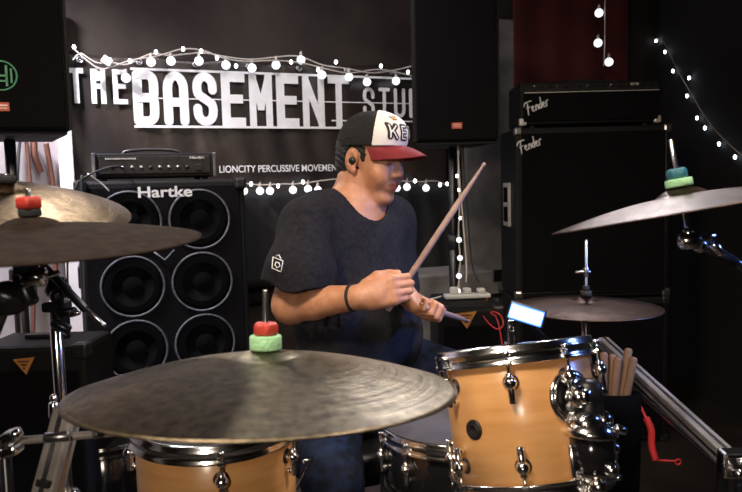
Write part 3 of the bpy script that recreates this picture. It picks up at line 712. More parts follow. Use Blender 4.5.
# two cymbals at the left edge
bA = W(4, 204, 1.42); RA = tilt(-11.5, -8.0)
cymbal(bA, .245, RA, .030, .016, M['bronzegold'], 'crash_cymbal', 'shiny golden cymbal tilted down to the right, behind the darker one at the left')
bB = W(32, 242, .98); RB = tilt(-.5, -2.6)
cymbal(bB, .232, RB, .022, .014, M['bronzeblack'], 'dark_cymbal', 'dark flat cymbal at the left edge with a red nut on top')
st = thing('cymbal_stand', 'chrome stand under the dark flat cymbal at the left edge', 'cymbal stand', (bB.x, bB.y, 0))
wingnut(st, bB, RB, .036, M['rubber'], M['redplastic'], .012, .015, .010)
ae = W(8, 300, 1.0); tilter(st, bB, RB, ae)
mb = MB(); mb.box(W(23, 268, .98), (.022, .018, .022), None, .003); mb.build('memory_lock', M['chrome'], st)
mb = MB(); a_ = W(8, 298, 1.0); mb.ball(a_, .026, (1, 0, 0), 1.3); mb.cyl(a_, W(33, 287, 1.0), .014); mb.cyl(W(18, 300, .99), W(-12, 290, .99), .015); mb.cyl(W(18, 272, 1.0), W(32, 304, .99), .012); mb.build('boom_clamp', M['darkmetal'], st)
mb = MB(); mb.cyl(W(4, 300, 1.0), W(-30, 390, 1.02), .012); mb.build('boom_tube', M['darkmetal'], st)
q = W(-30, 390, 1.02); tripod(st, q.x, q.y, q.z + .02, .28, a0=170); rel(st)
# second stand: vertical pole with boom crossing to the right
st = thing('cymbal_stand', 'upright chrome stand with a short boom, left of the bass cabinet', 'cymbal stand', (W(62, 400, 1.45).x, 1.45, 0))
q = W(61, 400, 1.45); zt_ = W(61, 300, 1.45).z; tripod(st, q.x, 1.45, zt_, .2, a0=100, r=.0150)
mb = MB(); mb.ball(W(58, 290, 1.45), .021, (1, 0, 0), 1.3); mb.cyl(W(44, 278, 1.45), W(66, 284, 1.45), .013); mb.box(W(57, 306, 1.45), (.05, .04, .022), None, .005); mb.cyl(W(57, 312, 1.43), W(76, 311, 1.43), .009); mb.cyl(W(52, 322, 1.43), W(70, 330, 1.43), .010); mb.ball(W(57, 296, 1.43), .015)
mb.cyl(W(59, 300, 1.45), W(61, 330, 1.45), .019); mb.build('boom_clamp', M['darkmetal'], st)
mb = MB(); mb.cyl(W(36, 258, 1.46), W(86, 310, 1.40), .0085); mb.build('boom_arm', M['darkmetal'], st)
mb = MB(); mb.cyl(W(82, 306, 1.405), W(105, 326, 1.38), .0048); mb.build('boom_rod', M['steel'], st)
mb = MB(); mb.tube([W(36, 258, 1.46), W(20, 240, 1.43), bA + RA @ Vector((0, 0, -.03))], .008, 8, 1); mb.cyl(bA + RA @ Vector((0, 0, -.04)), bA + RA @ Vector((0, 0, .063)), .0036); mb.build('threaded_rod', M['chrome'], st)
mb = MB(); mb.lathe([(.004, 0), (.02, 0), (.02, .012), (.004, .012)], 20, bA + RA @ Vector((0, 0, .0465)), RA @ Vector((0, 0, 1)), closed=True); mb.build('felt', M['rubber'], st)
mb = MB(); mb.cyl(W(70, 315, 1.42), W(80, 312, 1.42), .006); mb.build('wing_bolt', M['chrome'], st)
mb = MB(); mb.cyl(W(54, 402, 1.44), W(54, 418, 1.44), .011); mb.ball(W(54, 398, 1.44), .009); mb.build('height_bolt', M['chrome'], st)
rel(st)

# ------------------------------------------------------------------ drums
def drum(name, label, cat, c, rot, r, depth, shellm, lugs, lower=True, badge=None, hoopm='chrome', headm='drumhead', lugoff=.045):
    """c: centre of the top rim; parts in local space"""
    t = thing(name, label, cat, c, rot)
    mb = MB(); mb.lathe([(r, -.006), (r, -depth + .006), (r - .007, -depth), (r - .009, -depth), (r - .009, -.001), (r - .006, -.001)], 72, closed=True); mb.build('shell', shellm, t)
    mb = MB(); mb.lathe([(.0001, .0015), (r - .012, .0015), (r + .001, .0), (r + .003, -.010), (r + .001, -.010), (r - .004, -.001), (.0001, .0005)], 72); mb.build('drumhead', M[headm], t)
    mb = MB(); mb.lathe([(.0001, -depth - .0005), (r - .004, -depth), (r + .003, -depth + .010), (r + .001, -depth + .010), (r - .004, -depth - .0015), (.0001, -depth - .002)], 72); mb.build('bottom_drumhead', M[headm], t)
    for z0, s in ((0, 1), (-depth, -1)):
        mb = MB(); prof = [(r + .004, -.016), (r + .010, -.017), (r + .0125, -.0145), (r + .0085, -.012), (r + .0085, .001), (r + .0115, .003), (r + .0115, .0065), (r + .0065, .011), (r + .0075, .0145), (r + .004, .0165), (r + .002, .0125), (r + .004, .006), (r + .004, -.009)]
        mb.lathe([(a, z0 + b * s) for a, b in prof], 96, closed=True); mb.build('hoop', M[hoopm], t)
    for ph in lugs:
        a = math.radians(ph); d = Vector((math.sin(a), -math.cos(a), 0)); tn = Vector((math.cos(a), math.sin(a), 0))
        for s, z0 in (((1, 0), (-1, -depth)) if lower else ((1, 0),)):
            P = lambda rr, z: d * (r + rr) + Vector((0, 0, z0 + s * z))
            mb = MB(); mb.ball(P(.013, -lugoff), .0115, d); mb.cyl(P(0, -lugoff), P(.014, -lugoff), .0095, n=16)
            mb.cyl(P(.013, -lugoff + .016), P(.013, -lugoff - .034), .0062, n=12); mb.cyl(P(0, -lugoff - .026), P(.012, -lugoff - .026), .006, n=12)
            lg = mb.build('lug', M['chrome'], t)
            mb = MB(); mb.lathe([(.0001, 0), (.014, 0), (.013, .0015), (.0001, .0015)], 20, P(.0, -lugoff), d); mb.build('gasket', M['mapledark'], lg)
            mb = MB(); mb.cyl(P(.0135, .004), P(.0135, -lugoff + .01), .0028, n=8); mb.cyl(P(.0135, .008), P(.0135, -.001), .0052, n=8); mb.box(P(.0115, -.0125), (.014, .012, .008), rz(a), .002); mb.build('tension_rod', M['chrome'], t)
    if badge:
        a = math.radians(badge[0]); d = Vector((math.sin(a), -math.cos(a), 0)); p = d * r + Vector((0, 0, badge[1]))
        mb = MB(); mb.lathe([(.0001, .003), (.004, .003), (.005, .0045), (.014, .0035), (.0165, .0025), (.0175, 0), (.0001, 0)], 32, p, d); bd = mb.build('round_badge', M['blackplastic'], t)
        mb = MB(); mb.ring(p + d * .0035, d, .010, .0007, 28, 5); mb.build('badge_ring', M['steel'], bd)
    return t

# bottom-left wood tom
c1 = W(216, 423, 1.27)
drum('wooden_tom', 'honey maple drum under the huge foreground cymbal, cut by the bottom edge', 'drum', c1, tilt(-.5, -1.5), .1445, .26, M['maple'], [15, 70, 125, 180, -125, -82], headm='shadedhead')
# right wood tom
c2 = W(514, 353, 1.27); R2 = tilt(5.6, 14.0)
T2 = drum('wooden_tom', 'tilted honey maple drum with black round badge and large chrome mount at right', 'drum', c2, R2, .134, .225, M['maple'], [-15, 25, 66, 112, 158, 204, -110, -64], badge=(-49, -.118))
# tom mount: flange on the shell (local space of the drum)
a = math.radians(27); d = Vector((math.sin(a), -math.cos(a), 0)); p = d * .134 + Vector((0, 0, -.080))
mb = MB(); mb.lathe([(.0001, 0), (.044, 0), (.045, .003), (.040, .006), (.034, .0065), (.030, .010), (.020, .013), (.0001, .014)], 40, p, d); mb.ring(p + d * .006, d, .037, .003, 36, 8); mt = mb.build('mount_flange', M['chrome'], T2)
mb = MB(); mb.ball(p + d * .022, .019, d, .9, 24); mb.cyl(p + d * .01, p + d * .045, .012, n=16); mb.build('mount_ball', M['chrome'], mt)
mb = MB(); mb.lathe([(.0001, 0), (.0095, 0), (.0095, .007), (.0001, .008)], 20, d * .131 + Vector((.004, .0, -.135)), d); mb.build('air_vent', M['mapledark'], T2)
for sgn, z in ((1, .012), (-1, -.012)):
    e = p + d * .014 + Vector((sgn * .018, 0, z * 1.2)); mb = MB(); mb.cyl(e, e + d * .012, .0055, n=8); mb.build('mount_screw', M['steel'], mt)

# black snare between them
c3 = W(462, 424, 1.52)
drum('snare_drum', 'black drum with grey head and chrome hoops between the two wood drums', 'drum', c3, tilt(1, 1), .176, .14, M['blackshell'], [-75, -45, -12, 20, 52, 90, 130, 170, 210, 250], lower=False)
st = thing('snare_stand', 'chrome stand carrying the black drum between the wood drums', 'drum stand', (c3.x, c3.y, 0))
for k in range(3):
    a = math.radians(90 + 120 * k); e = Vector((math.cos(a), math.sin(a), 0)); b0 = Vector((c3.x, c3.y, 0)); zb = c3.z - .163
    mb = MB(); mb.tube([b0 + Vector((0, 0, .34)), b0 + e * .10 + Vector((0, 0, zb - .05)), b0 + e * .184 + Vector((0, 0, zb - .01)), b0 + e * .187 + Vector((0, 0, zb + .02))], .006, 8); mb.build('basket_arm', M['chrome'], st)
    mb = MB(); mb.tube([b0 + Vector((0, 0, .28)), b0 + e * .22 + Vector((0, 0, .015))], .007, 8); mb.ball(b0 + e * .22 + Vector((0, 0, .014)), .013); mb.build('leg', M['chrome'], st)
mb = MB(); mb.cyl((c3.x, c3.y, .08), (c3.x, c3.y, .36), .013); mb.build('pole', M['chrome'], st); rel(st)

# ------------------------------------------------------------------ tom mounting arm beside the right tom
R2w = lambda v: c2 + R2 @ Vector(v)
mp = R2w(p + d * .03)
st = thing('tom_arm', 'heavy chrome and black clamp assembly holding the tilted wood drum', 'drum mount', W(600, 480, 1.15))
b1 = W(588, 402, 1.13); b2 = W(590, 432, 1.12); b3 = W(597, 500, 1.13)
mb = MB(); mb.cyl(mp, b1, .010, n=18); mb.cyl(mp + (b1 - mp) * .45, b1, .0135, n=18); mb.build('elbow_arm', M['chrome'], st)
mb = MB(); mb.lathe([(.012, .04), (.021, .034), (.024, .012), (.022, .004), (.026, -.004), (.0275, -.016), (.022, -.02)], 28, b1 - Vector((0, 0, .002)), (.06, .1, 1)); mb.build('swivel_cap', M['blackplastic'], st)
mb = MB(); mb.ball(b1 + Vector((-.008, -.018, -.03)), .022, (1, 0, 0), 1.2, 22); mb.ball(b1 + Vector((.022, -.01, -.028)), .016, (1, 0, 0), 1, 18)
mb.lathe([(.018, .02), (.034, .012), (.044, 0), (.046, -.008), (.041, -.012), (.03, -.012)], 36, b2 + Vector((0, 0, .006)), (.08, .12, 1)); mb.build('clamp_body', M['chrome'], st)
mb = MB(); mb.lathe([(.030, 0), (.037, -.006), (.0385, -.035), (.036, -.060), (.030, -.062)], 32, b2, (-.04, .1, 1)); mb.build('black_sleeve', M['blackshell'], st)
mb = MB(); mb.lathe([(.034, 0), (.041, -.003), (.042, -.012), (.036, -.016)], 32, b2 + Vector((.004, 0, -.052)), (-.04, .1, 1)); mb.cyl(b2 + Vector((-.038, -.02, -.012)), b2 + Vector((-.03, -.03, -.10)), .0055); mb.ball(b2 + Vector((.022, -.036, -.050)), .013, (0, -1, 0)); mb.ball(b2 + Vector((-.0, -.04, -.075)), .016, (0, -1, 0)); mb.build('lower_clamp', M['chrome'], st)
mb = MB(); mb.cyl(b2 + Vector((.034, -.02, .014)), b2 + Vector((.052, -.02, .006)), .007); mb.build('wing_bolt', M['chrome'], st)
mb = MB(); mb.cyl(b2 + Vector((.004, .0, -.05)), Vector((b3.x, b3.y, .03)), .019, n=20); mb.build('pole', M['chrome'], st)
mb = MB(); mb.cyl(W(598, 392, 1.14), W(607, 391, 1.14), .006); mb.build('wing_bolt', M['chrome'], st)
mb = MB(); mb.cyl(W(600, 408, 1.13), W(612, 428, 1.13), .004); mb.build('wing_bolt', M['chrome'], st)
mb = MB(); mb.box(Vector((b3.x, b3.y, .02)), (.26, .05, .03), None, .008); mb.box(Vector((b3.x, b3.y, .02)), (.05, .26, .029), None, .008); mb.build('base', M['darkmetal'], st)
rel(st)

# ------------------------------------------------------------------ rack rails
def rail(name, label, a, b, w, m='alu', parts=True, legs=()):
    a = Vector(a); b = Vector(b); t = thing(name, label, 'rack rail', a); d = b - a; x, y, z = frame(d)
    R = Matrix((x, y, z)).transposed(); mb = MB(); mb.box((a + b) / 2, (w, w, d.length), R, w * .12)
    mb.build('square_tube', M[m], t)
    for s in (-1, 1):
        for ax in (x, y):
            mb = MB(); mb.box((a + b) / 2 + ax * s * w * .5, tuple([w * .22 if ax is y else .0022, w * .22 if ax is x else .0022, d.length * .995]), R); mb.build('groove', M['steel'], t)
    return t
ra, rb_ = W(603, 342, 2.0), W(733, 463, 1.27)
t = rail('slanted_bar', 'grey square metal rail slanting down to the right edge clamp', ra, rb_, .031)
for e in (ra,):
    mb = MB(); mb.box((e.x, e.y, e.z / 2), (.03, .03, e.z), None, .003); mb.build('leg', M['darkmetal'], t)
rel(t)
t = thing('rail_clamp', 'chrome rail clamp at the bottom right corner of the photo', 'clamp', rb_)
mb = MB(); c = rb_ + (rb_ - ra).normalized() * .0; x, y, z = frame(rb_ - ra); R = Matrix((x, y, z)).transposed()
mb.box(c, (.05, .05, .035), R, .006); mb.build('clamp_body', M['chrome'], t)
mb = MB(); mb.cyl(c + Vector((.0, -.02, .01)), c + Vector((.06, -.03, .012)), .007); mb.box(c + Vector((.05, .0, -.02)), (.06, .04, .03), R, .006); mb.build('clamp_arm', M['chrome'], t)
mb = MB(); mb.cyl(c + Vector((-.01, -.02, -.01)), c + Vector((-.01, -.05, -.0)), .008); mb.build('wing_bolt', M['chrome'], t)
mb = MB(); mb.cyl(c + Vector((.03, .01, -.01)), (c.x + .03, c.y + .01, .02), .019); mb.build('leg', M['darkmetal'], t); rel(t)
t = rail('slanted_bar', 'thin dark bar standing in for a reflection, parallel under the grey slanted rail', W(628, 384, 1.95), W(722, 466, 1.45), .012, 'darkmetal')  # separate dark bar models the grey rail's reflection
mb = MB(); e = W(722, 466, 1.45); mb.box((e.x, e.y, e.z / 2), (.02, .02, e.z), None, .003); mb.build('leg', M['darkmetal'], t)
e = W(628, 384, 1.95); mb = MB(); mb.box((e.x, e.y, e.z / 2), (.02, .02, e.z), None, .003); mb.build('leg', M['darkmetal'], t); rel(t)

# left upright bar and cross tube
la, lb = W(69, 408, 1.12), W(38, 530, 1.02)
t = rail('rack_upright', 'pale square metal upright at the lower left, leaning under the cymbal edge', la, Vector(lb) + (Vector(lb) - Vector(la)) * 2.35, .036)
mb = MB(); q = W(49, 478, 1.05); q.y -= .022; mb.box(q, (.020, .003, .011), Matrix.Rotation(.25, 3, 'Y'), .001); mb.build('maker_plate', M['rubber'], t); rel(t)
t = thing('cross_tube', 'thin chrome tube crossing in front of the pale upright at lower left', 'tube', W(60, 436, 1.03))
mb = MB(); mb.cyl(W(14, 441, 1.03), W(150, 430, 1.08), .0062); mb.build('tube', M['alu'], t)
for p_, q_ in (((44, 438), (70, 436)), ((94, 434), (97, 434))): mb = MB(); mb.cyl(W(*p_, 1.034), W(*q_, 1.037), .0078); mb.build('sleeve', M['steel'], t); rel(t)
t = thing('tube_clamp', 'chrome clamp on a dark post at the left edge, at the cross tube end', 'clamp', W(8, 445, 1.02))
mb = MB(); mb.box(W(12, 436, 1.02), (.024, .03, .018), Matrix.Rotation(-.3, 3, 'Y'), .005); mb.box(W(12, 450, 1.02), (.026, .03, .016), Matrix.Rotation(-.3, 3, 'Y'), .005); mb.cyl(W(-4, 440, 1.02), W(4, 455, 1.02), .012); mb.ball(W(16, 434, 1.0), .008); mb.build('clamp_body', M['chrome'], t)
q = W(5, 450, 1.03); mb = MB(); mb.cyl(q, (q.x, q.y, .02), .009); mb.build('post', M['darkmetal'], t); rel(t)
# black bass-drum like shell behind the left tom
q = W(108, 450, 2.0); q.z = W(108, 436, 2.0).z
drum('floor_tom', 'glossy black drum low in shadow between the pale upright and the maple drum', 'drum', q, tilt(0, 0), .14, .34, M['blackshell'], [-60, 0, 60, 120, 180, 240], lower=False, hoopm='blackshell', headm='rubber')
ft = thing('drum_stand', 'dark stand under the glossy black drum at the lower left', 'drum stand', (q.x, q.y, 0))
for k in range(3):
    a = math.radians(40 + 120 * k); e = Vector((math.cos(a), math.sin(a), 0)); mb = MB()
    mb.tube([Vector((q.x, q.y, q.z - .36)) + e * .1, Vector((q.x, q.y, .01)) + e * .12], .008, 8); mb.build('leg', M['darkmetal'], ft)
rel(ft)

# ------------------------------------------------------------------ drumsticks
def drumstick(a, b, m, label, r=.0073, group=None, name='drumstick'):
    """a: butt, b: tip"""
    a = Vector(a); b = Vector(b); L = (b - a).length
    mb = MB(); mb.lathe([(.0001, 0), (r * .7, .001), (r, .005), (r, L * .72), (r * .42, L - .014), (r * .40, L - .011), (r * .62, L - .007), (r * .55, L - .002), (.0001, L)], 16, (0, 0, 0), (0, 0, 1))
    o = mb.build(name, m); o.location = a; x, y, z = frame(b - a); o.rotation_euler = Matrix((x, y, z)).transposed().to_euler()
    return tag(o, label, 'drumstick', group)
bag = thing('stick_bag', 'black stick bag hanging at the right of the tilted drum, full of sticks', 'bag', W(617, 400, 1.5))
bc_ = W(617, 393, 1.5)
mb = MB(); prof = []
x, y = .052, .022; n = 28; vs = []
for sx, z in ((1.0, 0), (1.04, -.05), (1.0, -.2), (.9, -.26), (.86, -.26), (.90, -.05), (.93, 0)):
    for i in range(n): a = 2 * PI * i / n; vs.append((bc_.x + x * sx * math.cos(a), bc_.y + y * sx * math.sin(a), bc_.z + z))
m_ = 7; mb.add(vs, [(j * n + i, j * n + (i + 1) % n, ((j + 1) % m_) * n + (i + 1) % n, ((j + 1) % m_) * n + i) for j in range(m_) for i in range(n)], True)
mb.add([(bc_.x + x * .9 * math.cos(2 * PI * i / n), bc_.y + y * .9 * math.sin(2 * PI * i / n), bc_.z - .258) for i in range(n)], [tuple(range(n))])
mb.build('pouch', M['bagcloth'], bag)
mb = MB(); mb.tube([bc_ + Vector((-.05, 0, -.01)), bc_ + Vector((-.09, .01, .03)), bc_ + Vector((-.12, .0, .0))], .004, 6, 1); mb.build('strap', M['bagcloth'], bag); rel(bag)
for i, (x0_, y0_, x1_, y1_, lb) in enumerate(((604, 352, 603, 400, 'leftmost drumstick butt standing in the black stick bag'), (613, 354, 609, 400, 'second drumstick from the left standing in the black stick bag'),
        (618, 357, 613, 402, 'middle drumstick, lowest of the five in the stick bag'), (629, 348, 619, 402, 'tallest drumstick standing in the black stick bag'), (634, 357, 625, 402, 'rightmost drumstick standing in the black stick bag'))):
    top = W(x0_, y0_, 1.5 + (i % 2) * .012 - .006); low = W(x1_, y1_, 1.5 + (i % 2) * .008 - .004); dd = (low - top).normalized()
    drumstick(top, top + dd * .30, M['hickory'], lb, .0085, 'drumsticks in the stick bag')

# ------------------------------------------------------------------ blue light, cables
q0, q1, q2, q3 = W(512, 303, 1.46), W(545, 313, 1.44), W(541, 326, 1.44), W(507, 318, 1.46)
t = thing('led_light', 'glowing blue-white rectangular light between the drummer and the brown cymbal', 'light', (q0 + q2) / 2)
ux = (q1 - q0).normalized(); uy = (q0 - q3).normalized(); uz = ux.cross(uy).normalized(); uy = uz.cross(ux)
R = Matrix((ux, uy, uz)).transposed(); cc = (q0 + q1 + q2 + q3) / 4; ww = (q1 - q0).length; hh = (q0 - q3).length * .9
mb = MB(); mb.box(cc - uz * .014, (ww + .008, hh + .008, .024), R, .003); mb.build('casing', M['blackplastic'], t)
mb = MB(); mb.box(cc - uz * .001, (ww + .001, hh + .003, .006), R, .002); mb.build('blue_glow_rim', M['ledglow'], t)
mb = MB(); mb.box(cc + uz * .001, (ww - .003, hh - .003, .006), R, .002); mb.build('light_panel', M['led'], t)
mb = MB(); g = cc - uz * .03; mb.tube([g, g + Vector((.03, .03, -.05)), Vector((hc.x - .06, hc.y - .02, hc.z - .10)), Vector((hc.x - .012, hc.y, hc.z - .10))], .006, 8, 1); mb.build('gooseneck', M['darkmetal'], t)
rel(t)
mb = MB(); q = W(511, 334, 1.82); mb.box(q, (.018, .012, .075), None, .003); mb.ring(q + Vector((0, -.008, .015)), (0, -1, 0), .007, .002, 16, 6); mb.cyl(q, (q.x, q.y + .0, .02), .006)
one(mb, 'chrome_bracket', M['chrome'], 'small chrome bracket on a post just below the blue-white light', 'bracket')
mb = MB(); mb.tube([pc + Vector((.085, 0, -.004)), W(481, 312, 2.55), W(487, 322, 2.45), W(498, 331, 2.4), W(505, 324, 2.4), W(499, 312, 2.43), W(488, 312, 2.46), W(500, 318, 2.4), Vector((.47, 2.4, .4)), Vector((.47, 2.4, .01))], .0026, 6, 2)
one(mb, 'red_cable', M['redcable'], 'thin red cable looping beside the blue-white light', 'cable')
mb = MB(); mb.tube([W(646, 418, 1.75), W(652, 430, 1.74), W(651, 446, 1.74), W(656, 460, 1.73)], .009, 10, 2); mb.tube([W(656, 460, 1.73), W(668, 461, 1.73), W(676, 461, 1.73)], .003, 6, 1)
mb.tube([W(646, 418, 1.75), W(640, 405, 1.8), W(636, 400, 1.9), W(632, 392, 1.948)], .004, 6, 1); mb.ring(W(678, 462, 1.73), (0, -1, 0), .007, .0025, 14, 6)
one(mb, 'red_strap', M['redcable'], 'short thick red strap hanging under the slanted grey rail', 'strap')

# ------------------------------------------------------------------ drummer (one continuous skin, clothes as children)
def V3(v): return np.array([v[0], v[1], v[2]], dtype=np.float32)
def sm_min(a, b, k): h = np.clip(.5 + .5 * (b - a) / k, 0, 1); return b * (1 - h) + a * h - k * h * (1 - h)
def sm_max(a, b, k): return -sm_min(-a, -b, k)
def capsule(P, a, b, ra, rb):
    a, b = V3(a), V3(b); ab = b - a; t = np.clip(((P - a) @ ab) / (ab @ ab), 0, 1)
    return np.linalg.norm(P - a - t[:, None] * ab, axis=1) - (ra + (rb - ra) * t)
def ellip(P, c, rad, R=None):
    """R rows are the ellipsoid's axes"""
    Q = P - V3(c)
    if R is not None: Q = Q @ R.T
    rad = np.array(rad, dtype=np.float32); k0 = np.linalg.norm(Q / rad, axis=1); k1 = np.linalg.norm(Q / rad ** 2, axis=1)
    return k0 * (k0 - 1) / np.maximum(k1, 1e-6)
def rbox(P, c, half, r, R):
    Q = np.abs((P - V3(c)) @ R.T) - np.array(half, dtype=np.float32) + r
    return np.linalg.norm(np.maximum(Q, 0), axis=1) + np.minimum(Q.max(1), 0) - r
def sdf_mesh(fn, lo, hi, h):
    lo = np.array(lo, dtype=np.float32); B = 8
    nb = np.ceil((np.array(hi) - lo) / (h * B)).astype(int); n = nb * B
    g = np.stack(np.meshgrid(*[np.arange(k) for k in nb], indexing='ij'), -1).reshape(-1, 3)
    cen = (lo + (g + .5) * B * h).astype(np.float32); dc = fn(cen)
    val = np.repeat(np.repeat(np.repeat(dc.reshape(nb), B, 0), B, 1), B, 2).astype(np.float32)
    act = g[np.abs(dc) < B * h * .87 * 1.5 + .004]
    off = np.stack(np.meshgrid(*[np.arange(B)] * 3, indexing='ij'), -1).reshape(-1, 3)
    for i in range(0, len(act), 400):
        idx = (act[i:i + 400, None, :] * B + off[None]).reshape(-1, 3)
        val[idx[:, 0], idx[:, 1], idx[:, 2]] = fn((lo + idx * h).astype(np.float32))
    sg = val < 0; nx, ny, nz = n
    cor = [(i, j, k) for i in (0, 1) for j in (0, 1) for k in (0, 1)]
    any_ = np.zeros((nx - 1, ny - 1, nz - 1), bool); all_ = np.ones_like(any_)
    for i, j, k in cor: s = sg[i:nx - 1 + i, j:ny - 1 + j, k:nz - 1 + k]; any_ |= s; all_ &= s
    cells = np.argwhere(any_ & ~all_); ids = -np.ones(any_.shape, np.int32); ids[tuple(cells.T)] = np.arange(len(cells))
    cv = np.stack([val[cells[:, 0] + i, cells[:, 1] + j, cells[:, 2] + k] for i, j, k in cor], 1)
    acc = np.zeros((len(cells), 3)); cnt = np.zeros(len(cells))
    for a in range(8):
        for b in range(a + 1, 8):
            if sum(x != y for x, y in zip(cor[a], cor[b])) != 1: continue
            m = (cv[:, a] < 0) != (cv[:, b] < 0); t = cv[:, a] / np.where(m, cv[:, a] - cv[:, b], 1)
            p = np.array(cor[a])[None] + t[:, None] * (np.array(cor[b]) - np.array(cor[a]))[None]
            acc += np.where(m[:, None], p, 0); cnt += m
    verts = lo + (cells + acc / cnt[:, None]) * h; quads = []
    for ax in range(3):
        d = [0, 0, 0]; d[ax] = 1; u, w = [q for q in range(3) if q != ax]
        A = sg[:nx - d[0], :ny - d[1], :nz - d[2]]; Bm = sg[d[0]:, d[1]:, d[2]:]
        e = np.argwhere(A != Bm); e = e[(e[:, u] > 0) & (e[:, w] > 0) & (e[:, u] < ids.shape[u]) & (e[:, w] < ids.shape[w]) & (e[:, ax] < ids.shape[ax])]
        du = np.zeros(3, int); du[u] = 1; dw = np.zeros(3, int); dw[w] = 1
        q = np.stack([ids[tuple((e - du - dw).T)], ids[tuple((e - dw).T)], ids[tuple(e.T)], ids[tuple((e - du).T)]], 1)
        fl = A[tuple(e.T)] ^ (ax == 1); q = np.where(fl[:, None], q, q[:, ::-1]); quads.append(q[(q >= 0).all(1)])
    return verts, np.concatenate(quads)
def link_sdf(name, fn, lo, hi, h, m, parent, origin, tint=None, smooth=2):
    v, f = sdf_mesh(fn, lo, hi, h)
    # light Laplacian smoothing
    if smooth:
        e = np.concatenate([f[:, [0, 1]], f[:, [1, 2]], f[:, [2, 3]], f[:, [3, 0]]]); cnt = np.bincount(e.ravel(), minlength=len(v)).astype(float)
        for _ in range(smooth):
            acc = np.zeros_like(v)
            for k in range(3): acc[:, k] = np.bincount(e[:, 0], v[e[:, 1], k], len(v)) + np.bincount(e[:, 1], v[e[:, 0], k], len(v))
            v = v * .5 + .5 * acc / np.maximum(cnt, 1)[:, None]
    o0 = np.array(origin); me = bpy.data.meshes.new(name); me.from_pydata((v - o0).tolist(), [], f.tolist()); me.update()
    me.polygons.foreach_set('use_smooth', [True] * len(me.polygons)); me.materials.append(m)
    if tint is not None:
        ca = me.color_attributes.new('tint', 'FLOAT_COLOR', 'POINT'); col = tint(v.astype(np.float32)); ca.data.foreach_set('color', col.astype(np.float32).ravel())
    o = bpy.data.objects.new(name, me); C.objects.link(o)
    if parent: o.parent = parent
    else: o.location = origin
    return o

# head frame
HY = 1.85
yaw, pit, rol = math.radians(35), math.radians(11), math.radians(0)
hd_ = np.array([math.cos(yaw), -math.sin(yaw), 0]); up0 = np.array([0, 0, 1.])
Fh = hd_ * math.cos(pit) - up0 * math.sin(pit); Rh = np.cross(hd_, up0); Lh = -Rh; Uh = np.cross(Fh, Lh)
if Uh[2] < 0: Uh = -Uh
RH = np.stack([Fh, Lh, Uh]).astype(np.float32)
ear = V3(W(354, 161, HY - .06)); HC = (ear - Rh * .071).astype(np.float32)
HS = .915
def hp(f, l, u): return HC + (Fh * f + Lh * l + Uh * u) * HS
def hloc(P): return ((P - HC) @ RH.T) / HS

def head_sdf(P):
    Q = hloc(P); Qa = Q.copy(); Qa[:, 1] = np.abs(Qa[:, 1])
    d = ellip(Q, (-.012, 0, .042), (.097, .076, .088))
    d = sm_min(d, ellip(Q, (.036, 0, -.028), (.060, .059, .084)), .03)
    d = sm_min(d, capsule(Qa, (.004, .050, -.050), (.060, .018, -.095), .020, .017), .022)
    d = sm_min(d, ellip(Qa, (.058, .038, -.028), (.032, .026, .034)), .02)
    d = sm_min(d, ellip(Qa, (.078, .024, .028), (.018, .030, .012)), .014)
    d = sm_min(d, ellip(Q, (.072, 0, -.094), (.019, .022, .017)), .014)
    d = sm_min(d, ellip(Q, (.080, 0, -.052), (.018, .028, .022)), .012)
    d = sm_max(d, -ellip(Qa, (.103, .033, .008), (.014, .019, .012)), .012)
    d = sm_min(d, ellip(Qa, (.076, .032, .008), (.0135, .0165, .0115)), .004)
    d = sm_min(d, capsule(Q, (.088, 0, .018), (.106, 0, -.020), .008, .0105), .010)
    d = sm_min(d, ellip(Qa, (.098, .013, -.025), (.011, .009, .0085)), .006)
    d = sm_min(d, capsule(Qa, (.0945, .004, -.047), (.082, .023, -.053), .0058, .004), .005)
    d = sm_min(d, capsule(Qa, (.0915, .003, -.0595), (.080, .019, -.058), .0072, .004), .005)
    d = sm_max(d, -capsule(Qa, (.106, 0, -.053), (.092, .025, -.0565), .0022, .002), .003)
    # ears
    e = ellip(Qa, (-.010, .078, .002), (.020, .010, .033)); e = sm_max(e, -ellip(Qa, (-.004, .090, .004), (.012, .011, .021)), .006)
    e = sm_min(e, ellip(Qa, (.003, .080, -.026), (.009, .006, .011)), .006)
    return sm_min(d, e, .006)

# body joints
B_f = np.array([.72, -.69, 0]); B_f /= np.linalg.norm(B_f); B_r = np.cross(B_f, up0); B_u = up0
shR = V3(W(306, 222, 1.70)); shL = V3(W(391, 219, 1.98)); S0 = (shR + shL) / 2
lean = B_f * .0
RB_ = np.stack([B_r, B_f, B_u]).astype(np.float32)
def bp(r, f, u): return S0 + B_r * r + B_f * f + B_u * u
elR = V3(W(291, 305, 1.66)); wrR = V3(W(360, 297, 1.57))
elL = V3(W(398, 296, 1.94)); wrL = V3(W(405, 294, 1.72))
neck0 = bp(0, .005, .035)
PV = bp(0, -.035, -.46)
hipR, hipL = PV + B_r * .085, PV - B_r * .085 + np.array([0, 0, .03])
knR = np.array([-.095, 1.47, .560]); knL = np.array([.36, 1.86, .60])
anR = np.array([-.09, 1.56, .10]); anL = np.array([.33, 1.88, .10])
PV[2] = max(PV[2], .60)

